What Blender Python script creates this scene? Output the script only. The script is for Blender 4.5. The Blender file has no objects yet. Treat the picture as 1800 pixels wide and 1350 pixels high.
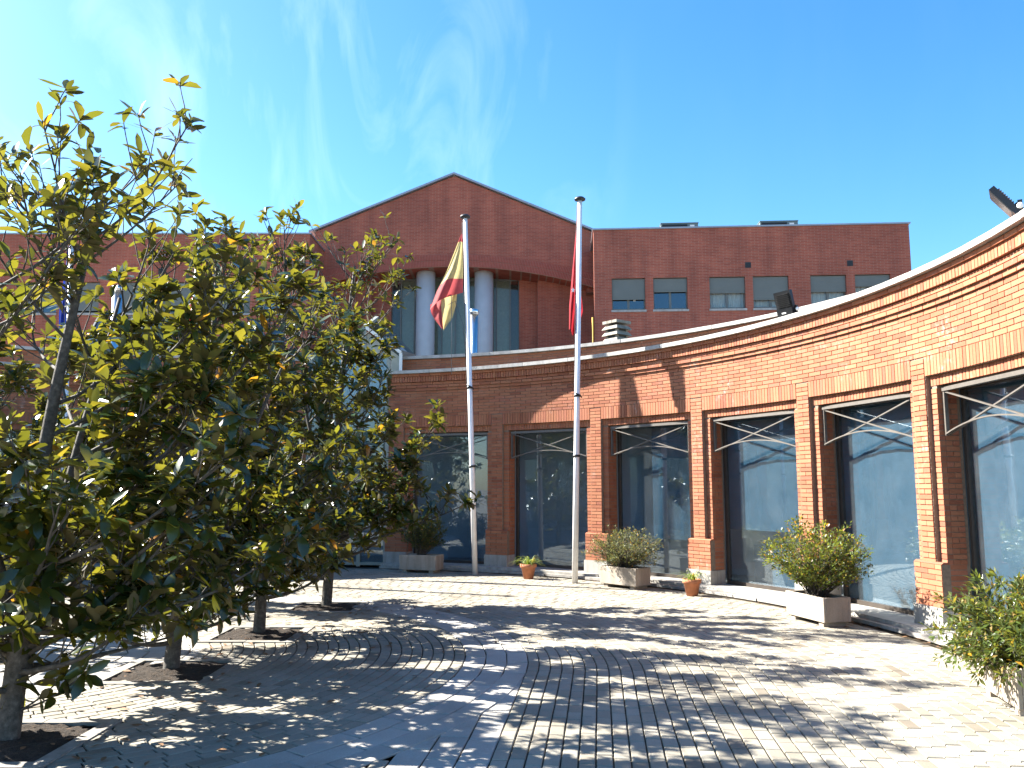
import bpy, math, random
import numpy as np
from mathutils import Matrix, Vector

sc = bpy.context.scene
COL = sc.collection
R = math.radians

# ------------------------------------------------------------------ camera, sky, sun, exposure
CAM_Z = 1.65
FOC = 1450.0                       # focal length in photo pixels (1800 wide)
PITCH = math.atan(183.0 / FOC)
cam_data = bpy.data.cameras.new("camera")
cam = bpy.data.objects.new("camera", cam_data)
COL.objects.link(cam)
cam.location = (0, 0, CAM_Z)
cam.rotation_euler = (R(90) + PITCH, 0, 0)
cam_data.sensor_width = 36.0
cam_data.lens = 36.0 * FOC / 1800.0
cam_data.clip_end = 2000
cam_data.clip_start = 0.05
sc.camera = cam

SUN_AZ = -70.0                     # degrees clockwise from +Y
SUN_EL = 37.0
world = bpy.data.worlds.new("World")
sc.world = world
world.use_nodes = True
wn, wl = world.node_tree.nodes, world.node_tree.links
bg = wn["Background"]
bg.inputs[1].default_value = 0.067
sky = wn.new("ShaderNodeTexSky")
sky.sky_type = 'NISHITA'
sky.sun_disc = False
sky.sun_elevation = R(SUN_EL)
sky.sun_rotation = R(SUN_AZ)
sky.altitude = 650
sky.air_density = 1.0
sky.dust_density = 1.0
sky.ozone_density = 2.2
# wisps of cirrus: stretched noise over the sky directions
tc = wn.new("ShaderNodeTexCoord")
mp = wn.new("ShaderNodeMapping")
mp.inputs["Rotation"].default_value = (0, R(-28), R(10))
mp.inputs["Scale"].default_value = (3.4, 2.2, 1.25)
wl.new(tc.outputs["Generated"], mp.inputs[0])
n1 = wn.new("ShaderNodeTexNoise")
n1.inputs["Scale"].default_value = 2.3
n1.inputs["Detail"].default_value = 7
n1.inputs["Roughness"].default_value = 0.56
n1.inputs["Distortion"].default_value = 0.9
wl.new(mp.outputs[0], n1.inputs["Vector"])
cr = wn.new("ShaderNodeValToRGB")
cr.color_ramp.elements[0].position = 0.49
cr.color_ramp.elements[0].color = (0, 0, 0, 1)
cr.color_ramp.elements[1].position = 0.80
cr.color_ramp.elements[1].color = (1, 1, 1, 1)
wl.new(n1.outputs["Fac"], cr.inputs[0])
n2 = wn.new("ShaderNodeVectorMath")          # the cirrus drifts in the left half of the sky, thinning to the right
n2.operation = 'DOT_PRODUCT'
wl.new(tc.outputs["Generated"], n2.inputs[0])
n2.inputs[1].default_value = Vector((-0.27, 0.88, 0.36)).normalized()
cr2 = wn.new("ShaderNodeValToRGB")
cr2.color_ramp.elements[0].position = 0.91
cr2.color_ramp.elements[0].color = (0.03, 0.03, 0.03, 1)
cr2.color_ramp.elements[1].position = 0.99
cr2.color_ramp.elements[1].color = (1, 1, 1, 1)
wl.new(n2.outputs["Value"], cr2.inputs[0])
mm = wn.new("ShaderNodeMath")
mm.operation = 'MULTIPLY'
wl.new(cr.outputs[0], mm.inputs[0])
wl.new(cr2.outputs[0], mm.inputs[1])
mm2 = wn.new("ShaderNodeMath")
mm2.operation = 'MULTIPLY'
mm2.inputs[1].default_value = 0.19
wl.new(mm.outputs[0], mm2.inputs[0])
hs = wn.new("ShaderNodeHueSaturation")
hs.inputs["Saturation"].default_value = 1.32
hs.inputs["Hue"].default_value = 0.497
wl.new(sky.outputs[0], hs.inputs["Color"])
mx = wn.new("ShaderNodeMixRGB")
mx.inputs[2].default_value = (7.5, 8.4, 9.2, 1)
wl.new(mm2.outputs[0], mx.inputs[0])
wl.new(hs.outputs[0], mx.inputs[1])
wl.new(mx.outputs[0], bg.inputs[0])

sun_data = bpy.data.lights.new("sun", 'SUN')
sun_data.energy = 5.0
sun_data.angle = R(0.53)
sun_data.color = (1.0, 0.96, 0.87)
sun = bpy.data.objects.new("sun", sun_data)
COL.objects.link(sun)
_sd = Vector((math.sin(R(SUN_AZ)) * math.cos(R(SUN_EL)), math.cos(R(SUN_AZ)) * math.cos(R(SUN_EL)), math.sin(R(SUN_EL))))
sun.rotation_euler = _sd.to_track_quat('Z', 'Y').to_euler()
sun.location = (-20, 8, 25)

sc.view_settings.view_transform = 'Standard'
sc.view_settings.look = 'None'
sc.view_settings.exposure = 2.4
sc.view_settings.gamma = 1.0
sc.view_settings.use_curve_mapping = False
sc.render.engine = 'CYCLES'
sc.cycles.use_denoising = True
sc.cycles.max_bounces = 8
sc.cycles.transparent_max_bounces = 12
sc.cycles.caustics_reflective = False
sc.cycles.caustics_refractive = False
sc.cycles.sample_clamp_indirect = 6.0

# ------------------------------------------------------------------ helpers
def link(o, parent=None):
    COL.objects.link(o)
    if parent is not None:
        o.parent = parent
    return o

def tag(o, label=None, cat=None, group=None, kind=None):
    if label: o["label"] = label
    if cat: o["category"] = cat
    if group: o["group"] = group
    if kind: o["kind"] = kind
    return o

def empty(name, loc=(0, 0, 0), rz=0.0, parent=None):
    o = bpy.data.objects.new(name, None)
    o.empty_display_size = 0.2
    o.location = loc
    o.rotation_euler = (0, 0, rz)
    return link(o, parent)

class MB:
    """collects faces, builds one mesh object"""
    def __init__(s):
        s.v, s.f, s.m, s.smooth = [], [], [], []
    def add(s, vs, fs, mi=0, smooth=False):
        b = len(s.v)
        s.v += [tuple(p) for p in vs]
        for f in fs:
            s.f.append(tuple(i + b for i in f))
            s.m.append(mi)
            s.smooth.append(smooth)
        return s
    def box(s, c, d, rz=0.0, mi=0, M=None):
        hx, hy, hz = d[0] / 2, d[1] / 2, d[2] / 2
        vs = [(x, y, z) for z in (-hz, hz) for y in (-hy, hy) for x in (-hx, hx)]
        if M is None:
            M = Matrix.Translation(c) @ Matrix.Rotation(rz, 4, 'Z')
        vs = [M @ Vector(p) for p in vs]
        return s.add(vs, [(0, 2, 3, 1), (4, 5, 7, 6), (0, 1, 5, 4), (2, 6, 7, 3), (0, 4, 6, 2), (1, 3, 7, 5)], mi)
    def hexa(s, p, mi=0):
        """8 points: bottom 4 (ccw), top 4 (ccw)"""
        return s.add(p, [(3, 2, 1, 0), (4, 5, 6, 7), (0, 1, 5, 4), (1, 2, 6, 5), (2, 3, 7, 6), (3, 0, 4, 7)], mi)
    def bar(s, a, b, w, t, up=(0, 0, 1), mi=0):
        a, b = Vector(a), Vector(b)
        d = (b - a)
        L = d.length
        d.normalize()
        u = Vector(up)
        x = d.cross(u)
        if x.length < 1e-4:
            x = Vector((1, 0, 0))
        x.normalize()
        y = x.cross(d)
        p = []
        for q in (a, b):
            for sx, sy in ((-1, -1), (1, -1), (1, 1), (-1, 1)):
                p.append(q + x * sx * w / 2 + y * sy * t / 2)
        return s.hexa(p, mi)
    def tube(s, pts, rad, n=6, mi=0, cap=True):
        pts = [Vector(p) for p in pts]
        if not hasattr(rad, '__len__'):
            rad = [rad] * len(pts)
        vs, fs = [], []
        prev = None
        for i, p in enumerate(pts):
            d = (pts[min(i + 1, len(pts) - 1)] - pts[max(i - 1, 0)]).normalized()
            if prev is None:
                x = d.orthogonal().normalized()
            else:
                x = prev - d * prev.dot(d)
                x = x.normalized() if x.length > 1e-5 else d.orthogonal().normalized()
            prev = x
            y = d.cross(x)
            for k in range(n):
                a = 2 * math.pi * k / n
                vs.append(p + (x * math.cos(a) + y * math.sin(a)) * rad[i])
        for i in range(len(pts) - 1):
            for k in range(n):
                k2 = (k + 1) % n
                fs.append((i * n + k, i * n + k2, (i + 1) * n + k2, (i + 1) * n + k))
        if cap:
            fs.append(tuple(range(n - 1, -1, -1)))
            m = (len(pts) - 1) * n
            fs.append(tuple(m + k for k in range(n)))
        return s.add(vs, fs, mi, True)
    def lathe(s, prof, n=24, c=(0, 0, 0), mi=0, smooth=True):
        vs, fs = [], []
        for r, z in prof:
            for k in range(n):
                a = 2 * math.pi * k / n
                vs.append((c[0] + r * math.cos(a), c[1] + r * math.sin(a), c[2] + z))
        for i in range(len(prof) - 1):
            for k in range(n):
                k2 = (k + 1) % n
                fs.append((i * n + k, i * n + k2, (i + 1) * n + k2, (i + 1) * n + k))
        fs.append(tuple(range(n - 1, -1, -1)))
        m = (len(prof) - 1) * n
        fs.append(tuple(m + k for k in range(n)))
        return s.add(vs, fs, mi, smooth)
    def mesh(s, name, mats):
        me = bpy.data.meshes.new(name)
        me.from_pydata(s.v, [], s.f)
        for m in (mats if isinstance(mats, (list, tuple)) else [mats]):
            me.materials.append(m)
        me.polygons.foreach_set("material_index", s.m)
        me.polygons.foreach_set("use_smooth", s.smooth)
        me.update()
        return me
    def build(s, name, mats, parent=None, loc=None):
        o = bpy.data.objects.new(name, s.mesh(name, mats))
        if loc is not None:
            o.location = loc
        return link(o, parent)

def np_mesh(name, verts, quads, mat):
    me = bpy.data.meshes.new(name)
    nv, nf = len(verts), len(quads)
    k = quads.shape[1]
    me.vertices.add(nv)
    me.vertices.foreach_set("co", np.ascontiguousarray(verts, np.float32).ravel())
    me.loops.add(nf * k)
    me.loops.foreach_set("vertex_index", np.ascontiguousarray(quads, np.int32).ravel())
    me.polygons.add(nf)
    me.polygons.foreach_set("loop_start", np.arange(0, nf * k, k, dtype=np.int32))
    me.update(calc_edges=True)
    me.polygons.foreach_set("use_smooth", [False] * nf)
    me.materials.append(mat)
    return me

def project(x, y, z):
    """world point -> photo pixel and depth; used only to find which pieces show largest"""
    c, s = math.cos(PITCH), math.sin(PITCH)
    zz = z - CAM_Z
    d = y * c + zz * s
    u = -y * s + zz * c
    d = np.maximum(d, 0.05) if hasattr(d, '__len__') else max(d, 0.05)
    return 900 + FOC * x / d, 675 - FOC * u / d, d

# ------------------------------------------------------------------ materials
class Nodes:
    def __init__(s, name):
        s.m = bpy.data.materials.new(name)
        s.m.use_nodes = True
        s.n, s.l = s.m.node_tree.nodes, s.m.node_tree.links
        s.b = s.n["Principled BSDF"]
        s.out = s.n["Material Output"]
    def new(s, t, **kw):
        n = s.n.new(t)
        for k, v in kw.items():
            setattr(n, k, v)
        return n
    def math(s, op, a, b=None):
        n = s.new("ShaderNodeMath", operation=op)
        for i, v in enumerate((a, b)):
            if v is None: continue
            if isinstance(v, (int, float)): n.inputs[i].default_value = v
            else: s.l.new(v, n.inputs[i])
        return n.outputs[0]
    def ramp(s, fac, stops):
        n = s.new("ShaderNodeValToRGB")
        e = n.color_ramp.elements
        while len(e) < len(stops): e.new(0.5)
        for i, (p, c) in enumerate(stops):
            e[i].position = p
            e[i].color = (c[0], c[1], c[2], 1)
        s.l.new(fac, n.inputs[0])
        return n.outputs[0]
    def noise(s, vec, scale, detail=4, rough=0.55):
        n = s.new("ShaderNodeTexNoise")
        n.inputs["Scale"].default_value = scale
        n.inputs["Detail"].default_value = detail
        n.inputs["Roughness"].default_value = rough
        if vec is not None: s.l.new(vec, n.inputs["Vector"])
        return n.outputs["Fac"]
    def mix(s, fac, a, b, mode='MIX'):
        n = s.new("ShaderNodeMixRGB", blend_type=mode)
        for i, v in enumerate((fac, a, b)):
            if isinstance(v, (int, float)): n.inputs[i].default_value = v
            elif isinstance(v, tuple): n.inputs[i].default_value = (v[0], v[1], v[2], 1)
            else: s.l.new(v, n.inputs[i])
        return n.outputs[0]
    def pos(s):
        return s.new("ShaderNodeNewGeometry").outputs["Position"]
    def rnd(s):
        """a random number per piece, whether it is an object or an island of a mesh"""
        a = s.new("ShaderNodeObjectInfo").outputs["Random"]
        b = s.new("ShaderNodeNewGeometry").outputs["Random Per Island"]
        return s.math('FRACT', s.math('ADD', a, b))
    def bump(s, h, strength=0.3, dist=0.01):
        n = s.new("ShaderNodeBump")
        n.inputs["Strength"].default_value = strength
        n.inputs["Distance"].default_value = dist
        s.l.new(h, n.inputs["Height"])
        s.l.new(n.outputs[0], s.b.inputs["Normal"])
    def col(s, c):
        if isinstance(c, tuple): s.b.inputs["Base Color"].default_value = (c[0], c[1], c[2], 1)
        else: s.l.new(c, s.b.inputs["Base Color"])
        return s

def simple(name, c, rough=0.6, metal=0.0, var=0.12, scale=6.0, spec=0.5):
    k = Nodes(name)
    f = k.noise(k.pos(), scale, 5)
    lo = tuple(x * (1 - var) for x in c)
    hi = tuple(min(1, x * (1 + var)) for x in c)
    k.col(k.ramp(f, [(0.3, lo), (0.7, hi)]))
    k.b.inputs["Roughness"].default_value = rough
    k.b.inputs["Metallic"].default_value = metal
    k.b.inputs["Specular IOR Level"].default_value = spec
    return k.m

MAT = {}
def mk_brick():
    k = Nodes("brick_clay")
    r = k.rnd()
    base = k.ramp(r, [(0.0, (0.20, 0.062, 0.033)), (0.10, (0.285, 0.096, 0.046)), (0.4, (0.345, 0.132, 0.066)), (0.7, (0.375, 0.160, 0.082)), (0.92, (0.355, 0.124, 0.072)), (1.0, (0.21, 0.066, 0.040))])
    p = k.pos()
    n = k.noise(p, 60, 5)
    base = k.mix(0.35, base, k.ramp(n, [(0.3, (0.235, 0.078, 0.042)), (0.7, (0.37, 0.158, 0.088))]))
    gr = k.ramp(k.noise(p, 0.9, 6, 0.65), [(0.32, (0.74, 0.72, 0.72)), (0.6, (1.04, 1.03, 1.02))])
    base = k.mix(0.45, base, gr, 'MULTIPLY')
    # pale salt bloom on some bricks
    s = k.ramp(k.noise(p, 1.7, 5, 0.65), [(0.55, (0, 0, 0)), (0.70, (1, 1, 1))])
    s2 = k.ramp(k.noise(p, 14, 4, 0.7), [(0.5, (0, 0, 0)), (0.75, (1, 1, 1))])
    fac = k.math('MULTIPLY', k.math('MULTIPLY', s, s2), 0.75)
    base = k.mix(fac, base, (0.42, 0.37, 0.34))
    k.col(base)
    k.b.inputs["Roughness"].default_value = 0.82
    k.b.inputs["Specular IOR Level"].default_value = 0.3
    k.bump(n, 0.25, 0.004)
    return k.m
MAT['brick'] = mk_brick()
MAT['mortar'] = simple("mortar", (0.20, 0.15, 0.11), 0.95, var=0.25, scale=25)

def mk_farbrick():
    k = Nodes("far_brickwork")
    tcn = k.new("ShaderNodeTexCoord")
    sep = k.new("ShaderNodeSeparateXYZ")
    k.l.new(tcn.outputs["Object"], sep.inputs[0])
    comb = k.new("ShaderNodeCombineXYZ")
    k.l.new(k.math('ADD', sep.outputs["X"], sep.outputs["Y"]), comb.inputs[0])
    k.l.new(sep.outputs["Z"], comb.inputs[1])
    bt = k.new("ShaderNodeTexBrick")
    k.l.new(comb.outputs[0], bt.inputs["Vector"])
    bt.inputs["Scale"].default_value = 1.0
    bt.inputs["Brick Width"].default_value = 0.25
    bt.inputs["Row Height"].default_value = 0.0625
    bt.inputs["Mortar Size"].default_value = 0.006
    bt.inputs["Mortar Smooth"].default_value = 0.2
    bt.inputs["Bias"].default_value = 0.0
    bt.inputs["Color1"].default_value = (0.40, 0.108, 0.068, 1)
    bt.inputs["Color2"].default_value = (0.31, 0.079, 0.052, 1)
    bt.inputs["Mortar"].default_value = (0.36, 0.22, 0.17, 1)
    n = k.noise(tcn.outputs["Object"], 0.8, 6, 0.6)
    c = k.mix(0.5, bt.outputs["Color"], k.ramp(n, [(0.3, (0.62, 0.62, 0.62)), (0.7, (1.15, 1.1, 1.05))]), 'MULTIPLY')
    # water streaks and grime below the roof edge
    mpg = k.new("ShaderNodeMapping")
    mpg.inputs["Scale"].default_value = (1.6, 1.6, 0.16)
    k.l.new(tcn.outputs["Object"], mpg.inputs[0])
    st = k.ramp(k.noise(mpg.outputs[0], 1.0, 5, 0.62), [(0.36, (0.74, 0.74, 0.76)), (0.6, (1.04, 1.02, 1.0))])
    c = k.mix(0.8, c, st, 'MULTIPLY')
    k.col(c)
    k.b.inputs["Roughness"].default_value = 0.85
    k.b.inputs["Specular IOR Level"].default_value = 0.25
    k.bump(bt.outputs["Fac"], -0.4, 0.01)
    return k.m
MAT['farbrick'] = mk_farbrick()

def mk_stone(name, c, var=0.14, rough=0.75):
    k = Nodes(name)
    p = k.pos()
    a = k.noise(p, 3.0, 6, 0.65)
    b = k.noise(p, 60.0, 3, 0.6)
    r = k.rnd()
    c1 = k.ramp(a, [(0.25, tuple(x * (1 - var * 1.6) for x in c)), (0.6, c), (0.85, tuple(min(1, x * (1 + var * .6)) for x in c))])
    c2 = k.mix(0.5, c1, k.ramp(b, [(0.3, (0.78, 0.78, 0.76)), (0.7, (1.1, 1.1, 1.1))]), 'MULTIPLY')
    c3 = k.mix(1.0, c2, k.ramp(r, [(0.0, (0.88, 0.88, 0.88)), (1.0, (1.04, 1.04, 1.03))]), 'MULTIPLY')
    mpg = k.new("ShaderNodeMapping")
    mpg.inputs["Scale"].default_value = (9, 9, 1.2)
    k.l.new(p, mpg.inputs[0])
    st = k.ramp(k.noise(mpg.outputs[0], 1.0, 5, 0.65), [(0.36, (0.66, 0.64, 0.60)), (0.58, (1.0, 1.0, 1.0))])
    k.col(k.mix(0.7, c3, st, 'MULTIPLY'))
    k.b.inputs["Roughness"].default_value = rough
    k.bump(b, 0.2, 0.004)
    return k.m
MAT['plinth'] = mk_stone("pale_limestone", (0.40, 0.38, 0.35))
MAT['coping'] = mk_stone("pale_coping_stone", (0.46, 0.44, 0.42), 0.16)
MAT['step'] = mk_stone("step_stone", (0.36, 0.335, 0.31), 0.2)
MAT['planter'] = mk_stone("planter_concrete", (0.40, 0.34, 0.28), 0.12)
MAT['chimney'] = mk_stone("weathered_concrete", (0.30, 0.265, 0.215), 0.25)

def mk_paver(name, stops, dirt):
    k = Nodes(name)
    p = k.pos()
    r = k.rnd()
    c = k.ramp(r, stops)
    a = k.noise(p, 0.9, 5, 0.6)
    c = k.mix(0.75, c, k.ramp(a, [(0.32, (0.68, 0.66, 0.62)), (0.62, (1.06, 1.05, 1.03))]), 'MULTIPLY')
    b = k.noise(p, 90, 4, 0.65)
    c = k.mix(0.6, c, k.ramp(b, [(0.3, (0.76, 0.76, 0.75)), (0.7, (1.12, 1.12, 1.12))]), 'MULTIPLY')
    d = k.ramp(k.noise(p, 4.3, 6, 0.7), [(0.56, (0, 0, 0)), (0.78, (1, 1, 1))])
    c = k.mix(k.math('MULTIPLY', d, dirt), c, (0.13, 0.115, 0.085))
    k.col(c)
    k.b.inputs["Roughness"].default_value = 0.85
    k.b.inputs["Specular IOR Level"].default_value = 0.3
    k.bump(b, 0.35, 0.004)
    return k.m
MAT['paver'] = mk_paver("concrete_paver", [(0.0, (0.23, 0.208, 0.168)), (0.25, (0.265, 0.242, 0.20)), (0.75, (0.29, 0.268, 0.226)), (0.95, (0.26, 0.228, 0.18)), (1.0, (0.175, 0.15, 0.118))], 0.45)
MAT['slab'] = mk_paver("pale_granite_slab", [(0.0, (0.325, 0.308, 0.285)), (0.5, (0.365, 0.346, 0.32)), (1.0, (0.39, 0.368, 0.34))], 0.35)

def mk_bed():
    k = Nodes("joint_sand")
    p = k.pos()
    a = k.noise(p, 18, 6, 0.7)
    c = k.ramp(a, [(0.3, (0.045, 0.036, 0.026)), (0.6, (0.085, 0.068, 0.046)), (0.8, (0.07, 0.08, 0.03))])
    k.col(c)
    k.b.inputs["Roughness"].default_value = 1.0
    k.b.inputs["Specular IOR Level"].default_value = 0.1
    k.bump(a, 0.8, 0.02)
    return k.m
MAT['bed'] = mk_bed()
def mk_soil():
    k = Nodes("dry_soil")
    p = k.pos()
    a = k.noise(p, 30, 6, 0.7)
    k.col(k.ramp(a, [(0.3, (0.012, 0.008, 0.005)), (0.55, (0.035, 0.022, 0.013)), (0.8, (0.10, 0.062, 0.03))]))
    k.b.inputs["Roughness"].default_value = 1.0
    k.bump(a, 1.0, 0.05)
    return k.m
MAT['soil'] = mk_soil()
MAT['ground'] = simple("packed_earth", (0.22, 0.19, 0.15), 0.95, var=0.3, scale=0.6)

def mk_glass(name, tint, ior, refl=(1, 1, 1), dust=0.032):
    k = Nodes(name)
    k.n.remove(k.b)
    t = k.new("ShaderNodeBsdfTransparent")
    t.inputs[0].default_value = (*tint, 1)
    g = k.new("ShaderNodeBsdfGlossy")
    g.inputs["Color"].default_value = (*refl, 1)
    g.inputs["Roughness"].default_value = 0.012
    nz = k.noise(k.pos(), 1.4, 2)
    bp = k.new("ShaderNodeBump")
    bp.inputs["Strength"].default_value = 0.05
    bp.inputs["Distance"].default_value = 0.02
    k.l.new(nz, bp.inputs["Height"])
    k.l.new(bp.outputs[0], g.inputs["Normal"])
    lw = k.new("ShaderNodeLayerWeight")
    lw.inputs["Blend"].default_value = 0.5
    fac = k.math('ADD', k.math('MULTIPLY', k.math('POWER', lw.outputs["Facing"], 3.0), 0.8), ior)
    mxs = k.new("ShaderNodeMixShader")
    k.l.new(fac, mxs.inputs[0])
    k.l.new(t.outputs[0], mxs.inputs[1])
    k.l.new(g.outputs[0], mxs.inputs[2])
    df = k.new("ShaderNodeBsdfDiffuse")
    df.inputs["Color"].default_value = (0.42, 0.47, 0.50, 1)
    dn = k.ramp(k.noise(k.pos(), 2.2, 6, 0.7), [(0.3, (dust * .5,) * 3), (0.75, (dust * 1.5,) * 3)])
    mx2 = k.new("ShaderNodeMixShader")
    k.l.new(dn, mx2.inputs[0])
    k.l.new(mxs.outputs[0], mx2.inputs[1])
    k.l.new(df.outputs[0], mx2.inputs[2])
    k.l.new(mx2.outputs[0], k.out.inputs["Surface"])
    return k.m
MAT['glass'] = mk_glass("window_glass", (0.74, 0.82, 0.86), 0.08, (0.85, 0.93, 1.0))
MAT['clearglass'] = mk_glass("clear_glass", (0.9, 0.92, 0.9), 0.03)
MAT['darkglass'] = mk_glass("tinted_glass", (0.16, 0.20, 0.26), 0.12, (0.75, 0.9, 1.0))
MAT['roofglass'] = mk_glass("roof_glass", (0.35, 0.42, 0.50), 0.12, (0.8, 0.9, 1.0))

def mk_cloth(name, c, trans, rough=0.9):
    k = Nodes(name)
    n = k.noise(k.pos(), 9, 4)
    cc = k.ramp(n, [(0.3, tuple(x * .88 for x in c)), (0.7, tuple(min(1, x * 1.06) for x in c))])
    k.col(cc)
    k.b.inputs["Roughness"].default_value = rough
    k.b.inputs["Specular IOR Level"].default_value = 0.15
    t = k.new("ShaderNodeBsdfTranslucent")
    k.l.new(cc, t.inputs[0])
    mxs = k.new("ShaderNodeMixShader")
    mxs.inputs[0].default_value = trans
    k.l.new(k.b.outputs[0], mxs.inputs[1])
    k.l.new(t.outputs[0], mxs.inputs[2])
    k.l.new(mxs.outputs[0], k.out.inputs["Surface"])
    return k.m
MAT['blind'] = mk_cloth("blue_roller_blind", (0.105, 0.185, 0.25), 0.25)
MAT['curtain'] = mk_cloth("white_curtain", (0.85, 0.85, 0.84), 0.4)
MAT['panelcloth'] = mk_cloth("green_grey_curtain", (0.34, 0.36, 0.29), 0.3)
MAT['flag_red'] = mk_cloth("flag_red", (0.36, 0.07, 0.075), 0.4, 0.7)
MAT['flag_yellow'] = mk_cloth("flag_yellow", (0.50, 0.41, 0.19), 0.4, 0.7)
MAT['flag_crimson'] = mk_cloth("flag_crimson", (0.34, 0.022, 0.032), 0.35, 0.7)
MAT['flag_blue'] = mk_cloth("flag_blue", (0.02, 0.045, 0.28), 0.3, 0.7)
MAT['star'] = simple("star_white", (0.8, 0.8, 0.8), 0.7, var=0.03)
MAT['bronze'] = simple("dark_bronze_aluminium", (0.060, 0.048, 0.040), 0.45, 0.3, 0.15)
MAT['brace'] = simple("grey_bronze_steel", (0.125, 0.11, 0.095), 0.5, 0.3, 0.12, 20)
MAT['shutter'] = simple("shutter_grey", (0.145, 0.155, 0.145), 0.6, 0.1, 0.06, 2)
MAT['winframe'] = simple("window_frame_grey", (0.13, 0.135, 0.13), 0.5, 0.2, 0.08)
MAT['sill'] = mk_stone("sill_stone", (0.42, 0.40, 0.385), 0.1)
MAT['rooftrim'] = simple("roof_edge_metal", (0.32, 0.33, 0.37), 0.45, 0.5, 0.1, 1.5)
MAT['roofing'] = simple("flat_roof_felt", (0.16, 0.155, 0.15), 0.9, 0, 0.2, 1.0)
MAT['column'] = simple("pale_painted_column", (0.46, 0.46, 0.475), 0.7, 0, 0.06, 3)
MAT['steel'] = simple("stainless_steel", (0.62, 0.64, 0.66), 0.22, 1.0, 0.05, 4)
MAT['pole'] = simple("white_pole_paint", (0.78, 0.76, 0.75), 0.4, 0.1, 0.07, 7)
MAT['black'] = simple("black_plastic", (0.012, 0.012, 0.014), 0.45, 0, 0.2)
MAT['blackmetal'] = simple("black_metal", (0.010, 0.011, 0.014), 0.35, 0.3, 0.2)
MAT['lens'] = simple("lamp_lens", (0.05, 0.055, 0.06), 0.15, 0.0, 0.05)
MAT['white_mark'] = simple("white_mark", (0.75, 0.75, 0.72), 0.7, 0, 0.05)
MAT['yellowpipe'] = simple("yellow_gas_pipe", (0.55, 0.28, 0.03), 0.5, 0, 0.1)
MAT['terracotta'] = simple("terracotta", (0.42, 0.155, 0.075), 0.8, 0, 0.22, 14)
MAT['rope'] = simple("rope", (0.10, 0.10, 0.11), 0.9)
MAT['interior'] = simple("interior_plaster", (0.42, 0.46, 0.50), 0.9, 0, 0.05)
MAT['inside_floor'] = simple("interior_floor", (0.22, 0.21, 0.20), 0.4, 0, 0.1)
MAT['acgrey'] = simple("unit_grey", (0.13, 0.17, 0.17), 0.5, 0.2, 0.05)

def mk_leaf(name, top, under, yellow_tone, yellow, rough, tr, hi=0.5):
    """two sided leaf: glossy upper face, dull under face, some light passes through"""
    k = Nodes(name)
    g = k.new("ShaderNodeNewGeometry")
    r = k.math('FRACT', k.math('ADD', k.new("ShaderNodeObjectInfo").outputs["Random"], g.outputs["Random Per Island"]))
    t = k.ramp(r, [(0.0, tuple(x * .6 for x in top)), (0.5, top), (1.0 - yellow - .02, tuple(x * 1.35 for x in top)), (1.0 - yellow, yellow_tone)])  # last stop: own colour of the few yellow-orange leaves
    n = k.noise(k.pos(), 22, 3)
    t = k.mix(0.4, t, k.ramp(n, [(0.3, (0.7, 0.72, 0.7)), (0.7, (1.2, 1.2, 1.1))]), 'MULTIPLY')
    u = k.ramp(r, [(0.0, tuple(x * .7 for x in under)), (1.0, tuple(x * 1.2 for x in under))])
    c = k.mix(g.outputs["Backfacing"], t, u)
    k.col(c)
    ro = k.mix(g.outputs["Backfacing"], (rough,) * 3, (0.65,) * 3)
    k.l.new(ro, k.b.inputs["Roughness"])
    k.b.inputs["Specular IOR Level"].default_value = hi
    tl = k.new("ShaderNodeBsdfTranslucent")
    tcol = k.ramp(r, [(0.0, tuple(x * .42 for x in tr)), (0.5, tuple(x * .85 for x in tr)), (0.8, (tr[0] * 1.25, tr[1] * 1.02, tr[2])), (1.0 - yellow - .02, tuple(x * 1.1 for x in tr)), (1.0 - yellow, (0.62, 0.30, 0.02))])
    k.l.new(tcol, tl.inputs[0])
    mxs = k.new("ShaderNodeMixShader")
    mxs.inputs[0].default_value = 0.42
    k.l.new(k.b.outputs[0], mxs.inputs[1])
    k.l.new(tl.outputs[0], mxs.inputs[2])
    k.l.new(mxs.outputs[0], k.out.inputs["Surface"])
    return k.m
MAT['magnolia'] = mk_leaf("magnolia_leaf", (0.028, 0.058, 0.015), (0.115, 0.092, 0.030), (0.28, 0.12, 0.012), 0.012, 0.25, (0.170, 0.172, 0.013), 1.0)
MAT['shrub_green'] = mk_leaf("shrub_leaf_green", (0.070, 0.105, 0.024), (0.11, 0.13, 0.04), (0.30, 0.22, 0.08), 0.06, 0.34, (0.22, 0.25, 0.03))
MAT['shrub_bright'] = mk_leaf("shrub_leaf_bright", (0.080, 0.125, 0.022), (0.13, 0.15, 0.04), (0.30, 0.14, 0.04), 0.08, 0.36, (0.27, 0.31, 0.03))
MAT['shrub_grey'] = mk_leaf("shrub_leaf_greygreen", (0.085, 0.105, 0.040), (0.14, 0.14, 0.08), (0.20, 0.15, 0.06), 0.06, 0.5, (0.20, 0.22, 0.06))
MAT['shrub_dark'] = mk_leaf("shrub_leaf_dark", (0.045, 0.080, 0.022), (0.10, 0.10, 0.04), (0.25, 0.14, 0.04), 0.04, 0.3, (0.19, 0.23, 0.03))
MAT['blade'] = mk_leaf("spider_plant_blade", (0.16, 0.24, 0.05), (0.20, 0.26, 0.08), (0.40, 0.32, 0.08), 0.12, 0.4, (0.35, 0.45, 0.06))
MAT['dryleaf'] = simple("dry_leaf", (0.17, 0.085, 0.035), 0.8, 0, 0.4, 30)
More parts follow.
